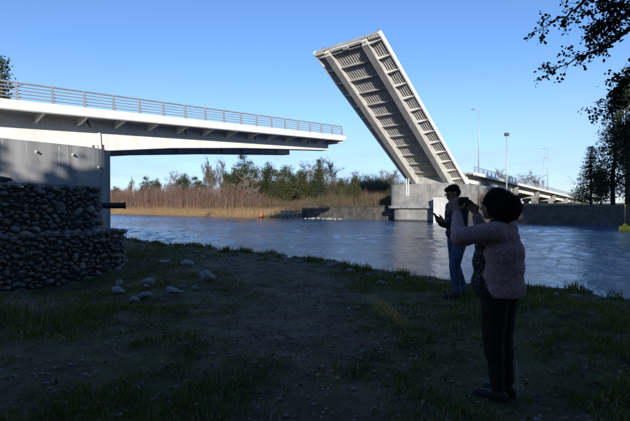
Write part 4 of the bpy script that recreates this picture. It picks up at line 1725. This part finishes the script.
def strands(hair, n, L, seed):
    """thin loose locks over the hair surface"""
    rs = np.random.default_rng(seed)
    me = hair.data
    k = rs.integers(0, len(me.vertices), n)
    co = np.empty(len(me.vertices) * 3, np.float32)
    nr = np.empty(len(me.vertices) * 3, np.float32)
    me.vertices.foreach_get('co', co)
    me.vertices.foreach_get('normal', nr)
    co, nr = co.reshape(-1, 3)[k], nr.reshape(-1, 3)[k]
    down = np.array([0, 0, -1.0]) + rs.normal(0, 0.55, (n, 3))
    tan = down - nr * (down * nr).sum(1, keepdims=True)
    tan /= np.linalg.norm(tan, axis=1, keepdims=True) + 1e-6
    sd = np.cross(tan, nr) * 0.0022
    ln = L * rs.uniform(0.4, 1.5, (n, 1))
    b = co - nr * 0.002
    md = b + tan * ln * 0.5 + nr * ln * rs.uniform(0.08, 0.30, (n, 1))
    tp = b + tan * ln + nr * ln * rs.uniform(-0.05, 0.30, (n, 1)) + np.cross(tan, nr) * ln * rs.normal(0, 0.25, (n, 1))
    v = np.stack([b - sd, b + sd, md + sd, md - sd, tp], 1).reshape(-1, 3)
    i0 = np.arange(n)[:, None] * 5
    f = np.concatenate([i0 + np.array([[0, 1, 2]]), i0 + np.array([[0, 2, 3]]), i0 + np.array([[3, 2, 4]])])
    o = obj('loose_locks', np_mesh('loose_locks', v, f), M_hair, hair)
    o['kind'] = 'stuff'


def hand(wr, tip_dir, palm_n, side, curl=0.9, s=1.0):
    """palm and five curled fingers; tip_dir = finger direction, palm_n = palm facing direction, side = thumb side direction"""
    wr, f, n, sd = Vector(wr), Vector(tip_dir).normalized(), Vector(palm_n).normalized(), Vector(side).normalized()
    parts = []
    k = wr + f * 0.085 * s
    for i in range(4):
        o_ = sd * (0.030 - 0.020 * i) * s
        parts.append(('c', wr + f * 0.02 * s + o_ * 0.55, k + o_, 0.014 * s, 0.0115 * s))
        L = (0.040, 0.045, 0.042, 0.034)[i] * s
        p1 = k + o_ + (f * math.cos(0.35 * curl) + n * math.sin(0.35 * curl)) * L
        p2 = p1 + (f * math.cos(1.1 * curl) + n * math.sin(1.1 * curl)) * L * 0.72
        p3 = p2 + (f * math.cos(1.7 * curl) + n * math.sin(1.7 * curl)) * L * 0.55
        parts += [('c', k + o_, p1, 0.0098 * s, 0.009 * s), ('c', p1, p2, 0.009 * s, 0.0082 * s), ('c', p2, p3, 0.0082 * s, 0.007 * s)]
    t0 = wr + f * 0.03 * s + sd * 0.028 * s
    t1 = t0 + (f * 0.5 + sd * 0.75 + n * 0.35).normalized() * 0.042 * s
    t2 = t1 + (f * 0.85 + sd * 0.1 + n * 0.5).normalized() * 0.034 * s
    parts += [('c', wr + f * 0.02 * s, t0, 0.015 * s, 0.013 * s), ('c', t0, t1, 0.012 * s, 0.0105 * s), ('c', t1, t2, 0.0105 * s, 0.0085 * s)]
    return parts


def head_parts(c, tilt, s=1.0):
    """head facing +y, pitched down by tilt"""
    M = Matrix.Rotation(-tilt, 3, 'X')
    c = Vector(c)
    P = lambda x, y, z: c + M @ Vector((x, y, z)) * s
    e = lambda p, r: ('e', p, tuple(q * s for q in r), (-tilt, 0, 0))
    return [e(P(0, -0.012, 0.03), (0.074, 0.092, 0.088)), e(P(0, 0.022, -0.035), (0.060, 0.070, 0.075)), e(P(0, 0.055, -0.085), (0.030, 0.030, 0.024)),
            e(P(0, 0.086, -0.012), (0.011, 0.014, 0.022)), e(P(0, 0.098, -0.026), (0.013, 0.014, 0.011)),
            e(P(-0.031, 0.077, 0.012), (0.013, 0.008, 0.008)), e(P(0.031, 0.077, 0.012), (0.013, 0.008, 0.008)),
            e(P(0, 0.080, 0.030), (0.050, 0.012, 0.010)), e(P(0, 0.083, -0.056), (0.023, 0.009, 0.006)), e(P(0, 0.081, -0.066), (0.020, 0.009, 0.006)),
            e(P(-0.075, -0.004, -0.002), (0.010, 0.019, 0.030)), e(P(0.075, -0.004, -0.002), (0.010, 0.019, 0.030))], P


# ---- woman, seen from behind, phone raised
wx, wy = gpt(500, 398)
wz = gz(wx, wy)
WR = R(50)                         # faces left of straight away
woman = thing('person', 'person in mauve knit cardigan and black trousers seen from behind, raising a phone', 'person', (wx, wy, wz), (0, 0, WR))
sh_l, sh_r = (-0.165, 0.0, 1.285), (0.165, 0.0, 1.285)
el_l, el_r = (-0.335, 0.19, 1.235), (0.27, 0.17, 1.12)
wr_l, wr_r = (-0.100, 0.295, 1.415), (0.20, 0.25, 1.405)
PH = Vector((0.055, 0.325, 1.505))
hp, HP = head_parts((0.0, 0.045, 1.475), 0.05, 0.98)
legL = [('c', (-0.085, 0, 0.86), (-0.075, 0.02, 0.47), 0.085, 0.055), ('c', (-0.075, 0.02, 0.47), (-0.07, -0.01, 0.09), 0.052, 0.037)]
legR = [('c', (0.085, 0, 0.86), (0.08, 0.0, 0.47), 0.085, 0.055), ('c', (0.08, 0.0, 0.47), (0.075, -0.03, 0.09), 0.052, 0.037)]
torso = [('e', (0, 0.0, 0.88), (0.165, 0.12, 0.12)), ('e', (0, 0.01, 1.05), (0.14, 0.10, 0.15)), ('e', (0, 0.0, 1.19), (0.155, 0.105, 0.14)),
         ('c', sh_l, sh_r, 0.06, 0.06), ('c', (0, 0.0, 1.29), (0, 0.03, 1.40), 0.055, 0.05)]
arms = [('c', sh_l, el_l, 0.05, 0.04), ('c', el_l, wr_l, 0.038, 0.026), ('c', sh_r, el_r, 0.05, 0.04), ('c', el_r, wr_r, 0.038, 0.026)]
hl = hand(wr_l, (0.28, 0.45, 0.8), (0.8, -0.4, -0.2), (0.1, -1.0, 0.2), 0.8)
hr = hand(wr_r, (-0.28, 0.40, 0.8), (-0.8, 0.4, -0.2), (-0.1, -1.0, 0.2), 0.8)
feet = [('c', (-0.07, -0.04, 0.05), (-0.08, 0.12, 0.035), 0.035, 0.025), ('c', (0.075, -0.06, 0.05), (0.07, 0.10, 0.035), 0.035, 0.025)]
fused('body', torso + legL + legR + arms + hl + hr + feet + hp, M_skin, woman, 0.0065, 4)
# trousers
fused('trousers', [('e', (0, 0.0, 0.86), (0.195, 0.165, 0.14)), ('c', (-0.088, 0.01, 0.82), (-0.080, 0.02, 0.47), 0.116, 0.076),
                   ('c', (-0.080, 0.02, 0.47), (-0.072, -0.008, 0.11), 0.074, 0.056), ('c', (0.088, 0.0, 0.82), (0.082, 0.0, 0.47), 0.116, 0.076),
                   ('c', (0.082, 0.0, 0.47), (0.077, -0.030, 0.11), 0.074, 0.056)], M_trouser, woman, 0.010, 5, 0.014)
# blouse: longer than the cardigan, flecked
fused('blouse', [('e', (0, 0.040, 0.875), (0.192, 0.172, 0.160)), ('e', (0, 0.048, 1.04), (0.178, 0.152, 0.17)), ('e', (0, 0.04, 1.16), (0.170, 0.140, 0.12))],
      M_blouse, woman, 0.012, 6, 0.008, cut=0.765)
# cardigan: back panel, sleeves, collar, hem band
cw = [('e', (0.0, -0.020, 1.10), (0.204, 0.148, 0.19)), ('e', (0.0, -0.016, 1.00), (0.203, 0.150, 0.20)), ('e', (0.0, -0.012, 0.93), (0.204, 0.150, 0.17)), ('c', (0.0, -0.012, 0.72), (0.0, -0.012, 0.9), 0.10, 0.10), ('e', (0.004, -0.022, 0.84), (0.212, 0.160, 0.17)), ('e', (0.0, 0.0, 1.21), (0.190, 0.140, 0.13)),
      ('c', (sh_l[0], -0.005, 1.275), (sh_r[0] + 0.01, -0.005, 1.275), 0.083, 0.083), ('c', (0, -0.02, 1.30), (0, 0.0, 1.345), 0.075, 0.062)]
cw += [('c', sh_l, el_l, 0.076, 0.058), ('c', el_l, (wr_l[0] - 0.02, wr_l[1] - 0.008, wr_l[2] - 0.02), 0.056, 0.040),
       ('c', sh_r, el_r, 0.080, 0.066), ('c', el_r, (wr_r[0] + 0.01, wr_r[1] - 0.01, wr_r[2] - 0.03), 0.064, 0.043)]
card = fused('cardigan', cw, M_knit, woman, 0.009, 5, 0.012, cut=0.80, wav=0.004)
fused('collar', [('c', (-0.055, -0.015, 1.362), (0.055, -0.015, 1.362), 0.026, 0.026), ('c', (-0.055, -0.01, 1.36), (-0.06, 0.05, 1.34), 0.024, 0.02),
                 ('c', (0.055, -0.01, 1.36), (0.06, 0.05, 1.34), 0.024, 0.02)], M_trouser, card, 0.008, 4)
# hair: a thick bob
fused('hair', [('e', (0.015, -0.075, 1.46), (0.10, 0.07, 0.10)), ('e', (0.0, 0.005, 1.505), (0.104, 0.112, 0.094)), ('e', (-0.015, -0.03, 1.46), (0.110, 0.105, 0.096)), ('e', (0.025, -0.03, 1.46), (0.110, 0.105, 0.096)),
               ('e', (0.0, -0.04, 1.405), (0.112, 0.09, 0.055)), ('e', (0.055, 0.035, 1.44), (0.06, 0.07, 0.085)), ('e', (-0.07, 0.01, 1.46), (0.045, 0.06, 0.075))],
      M_hair, woman, 0.007, 2, 0.016)
strands(bpy.data.objects['hair'], 7000, 0.032, 77)
for sx_, (ax, ay) in ((-1, (-0.075, -0.03)), (1, (0.075, -0.05))):
    fused('shoe', [('c', (ax, ay - 0.01, 0.045), (ax, ay + 0.04, 0.055), 0.043, 0.045), ('c', (ax, ay + 0.02, 0.04), (ax - 0.003, ay + 0.17, 0.033), 0.042, 0.033),
                   ('c', (ax, ay - 0.01, 0.012), (ax - 0.003, ay + 0.17, 0.012), 0.04, 0.038)], M_shoe, woman, 0.008, 4)
m = MB()
c = HP(-0.078, 0.0, -0.045)
m.tube([c + Vector((0.0, 0.012 * math.cos(a), 0.012 * math.sin(a))) for a in np.linspace(0, 6.28, 13)], 0.0018, 5)
m.build('earring', M_metal, woman, True)


def world_of(t, p):
    return Matrix.LocRotScale(t.location, t.rotation_euler.to_quaternion(), None) @ Vector(p)


def phone(name, label, pos, rot, w, h, lens=True):
    t = thing(name, label, 'phone', pos, rot)
    bm = bmesh.new()
    bmesh.ops.create_cube(bm, size=1.0)
    for v in bm.verts:
        v.co = Vector((v.co.x * w, v.co.y * 0.009, v.co.z * h))
    bmesh.ops.bevel(bm, geom=[e for e in bm.edges], offset=0.003, segments=2, affect='EDGES')
    me = bpy.data.meshes.new('phone_case')
    bm.to_mesh(me)
    bm.free()
    obj('phone_case', me, M_phone, t)
    m = MB()
    m.box(-w * 0.47, w * 0.47, -0.0052, -0.0047, -h * 0.45, h * 0.45)
    m.build('screen', M_phone, t)
    m = MB()
    m.tube([(w * 0.38, 0.004, h * 0.25), (w * 0.38, 0.007, h * 0.25)], 0.006, 10)
    m.build('camera_lens', M_metal, t)
    return t


phone('phone', 'black phone held up sideways by the person in the mauve cardigan', tuple(world_of(woman, PH)), (0, 0, WR - R(30)), 0.160, 0.080)

# ---- man further off, facing left, looking down at a phone
mx_, my_ = gpt(457, 297)
mz_ = gz(mx_, my_)
MH = 1.70
MR = R(100)
man = thing('person', 'person in navy jacket and blue jeans looking down at a phone near the water', 'person', (mx_, my_, mz_), (0, 0, MR))
k = (my_ * (297 - 184.5) / FPX) / MH
man.scale = (k, k, k)
hp, HP = head_parts((0.0, 0.075, 1.555), 0.38, 1.06)
sl, sr = (-0.185, 0.0, 1.36), (0.185, 0.0, 1.36)
el, er = (-0.225, 0.03, 1.08), (0.225, 0.02, 1.08)
wl, wr = (-0.075, 0.235, 1.15), (0.085, 0.235, 1.13)
legs = [('c', (-0.09, 0, 0.88), (-0.10, 0.09, 0.49), 0.085, 0.058), ('c', (-0.10, 0.09, 0.49), (-0.10, 0.06, 0.09), 0.055, 0.04),
        ('c', (0.09, 0, 0.88), (0.095, -0.02, 0.48), 0.085, 0.058), ('c', (0.095, -0.02, 0.48), (0.095, -0.15, 0.10), 0.055, 0.04)]
feet = [('c', (-0.10, 0.04, 0.05), (-0.11, 0.22, 0.035), 0.038, 0.03), ('c', (0.095, -0.17, 0.05), (0.10, 0.0, 0.035), 0.038, 0.03)]
tor = [('e', (0, 0.0, 0.92), (0.165, 0.12, 0.13)), ('e', (0, 0.0, 1.10), (0.155, 0.11, 0.17)), ('e', (0, 0.0, 1.27), (0.175, 0.115, 0.14)), ('c', sl, sr, 0.065, 0.065),
       ('c', (0, 0.0, 1.37), (0, 0.05, 1.49), 0.06, 0.056)]
ar = [('c', sl, el, 0.055, 0.045), ('c', el, wl, 0.042, 0.03), ('c', sr, er, 0.055, 0.045), ('c', er, wr, 0.042, 0.03)]
h1 = hand(wl, (0.45, 0.75, 0.30), (0.5, 0.0, 0.6), (0.0, 0.2, 1.0), 0.9)
h2 = hand(wr, (-0.45, 0.75, 0.30), (-0.5, 0.0, 0.6), (0.0, 0.2, 1.0), 0.9)
fused('body', tor + legs + ar + h1 + h2 + feet + hp, M_skin, man, 0.008, 3)
fused('jeans', [('e', (0, 0.0, 0.91), (0.18, 0.135, 0.13)), ('c', (-0.09, 0, 0.86), (-0.10, 0.09, 0.49), 0.105, 0.08), ('c', (-0.10, 0.09, 0.49), (-0.10, 0.055, 0.10), 0.078, 0.068),
                ('c', (0.09, 0, 0.86), (0.095, -0.02, 0.48), 0.105, 0.08), ('c', (0.095, -0.02, 0.48), (0.095, -0.15, 0.11), 0.078, 0.068)], M_jeans, man, 0.013, 5, 0.010)
fused('jacket', [('e', (0, 0.0, 0.96), (0.205, 0.155, 0.14)), ('e', (0, 0.0, 1.12), (0.195, 0.148, 0.18)), ('e', (0, 0.0, 1.27), (0.205, 0.145, 0.14)), ('c', sl, sr, 0.09, 0.09),
                 ('c', (0, -0.005, 1.36), (0, 0.03, 1.445), 0.085, 0.072), ('c', sl, el, 0.085, 0.07), ('c', el, (-0.105, 0.195, 1.135), 0.068, 0.05),
                 ('c', sr, er, 0.085, 0.07), ('c', er, (0.115, 0.195, 1.115), 0.068, 0.05)], M_jacket, man, 0.013, 5, 0.012)
fused('hair', [('e', tuple(HP(0, -0.03, 0.06)), (0.086, 0.102, 0.076), (-0.38, 0, 0)), ('e', tuple(HP(0, -0.055, 0.01)), (0.082, 0.072, 0.082), (-0.38, 0, 0)),
               ('e', tuple(HP(0, 0.04, 0.085)), (0.062, 0.05, 0.035), (-0.38, 0, 0))], M_hair, man, 0.010, 3, 0.010)
strands([o_ for o_ in man.children if o_.name.startswith('hair')][0], 1800, 0.022, 78)
for (ax, ay) in ((-0.105, 0.03), (0.095, -0.18)):
    fused('shoe', [('c', (ax, ay, 0.05), (ax, ay + 0.05, 0.06), 0.048, 0.05), ('c', (ax, ay + 0.02, 0.042), (ax, ay + 0.22, 0.036), 0.046, 0.036)], M_shoe2, man, 0.01, 4)
m = MB()
for sx_ in (-1, 1):
    m.tube([HP(sx_ * 0.032 + 0.022 * math.cos(a), 0.100, 0.012 + 0.017 * math.sin(a)) for a in np.linspace(0, 6.28, 15)], 0.0028, 5)
    m.tube([HP(sx_ * 0.054, 0.098, 0.016), HP(sx_ * 0.080, 0.0, 0.016)], 0.0025, 5)
m.tube([HP(-0.011, 0.10, 0.016), HP(0.011, 0.10, 0.016)], 0.0025, 5)
m.build('glasses', M_phone, man)
pp_ = man.matrix_basis @ Vector((0.0, 0.335, 1.215))
phone('phone', 'dark phone held at chest height by the person in the navy jacket', tuple(pp_), (-0.7, 0, MR), 0.075, 0.15)
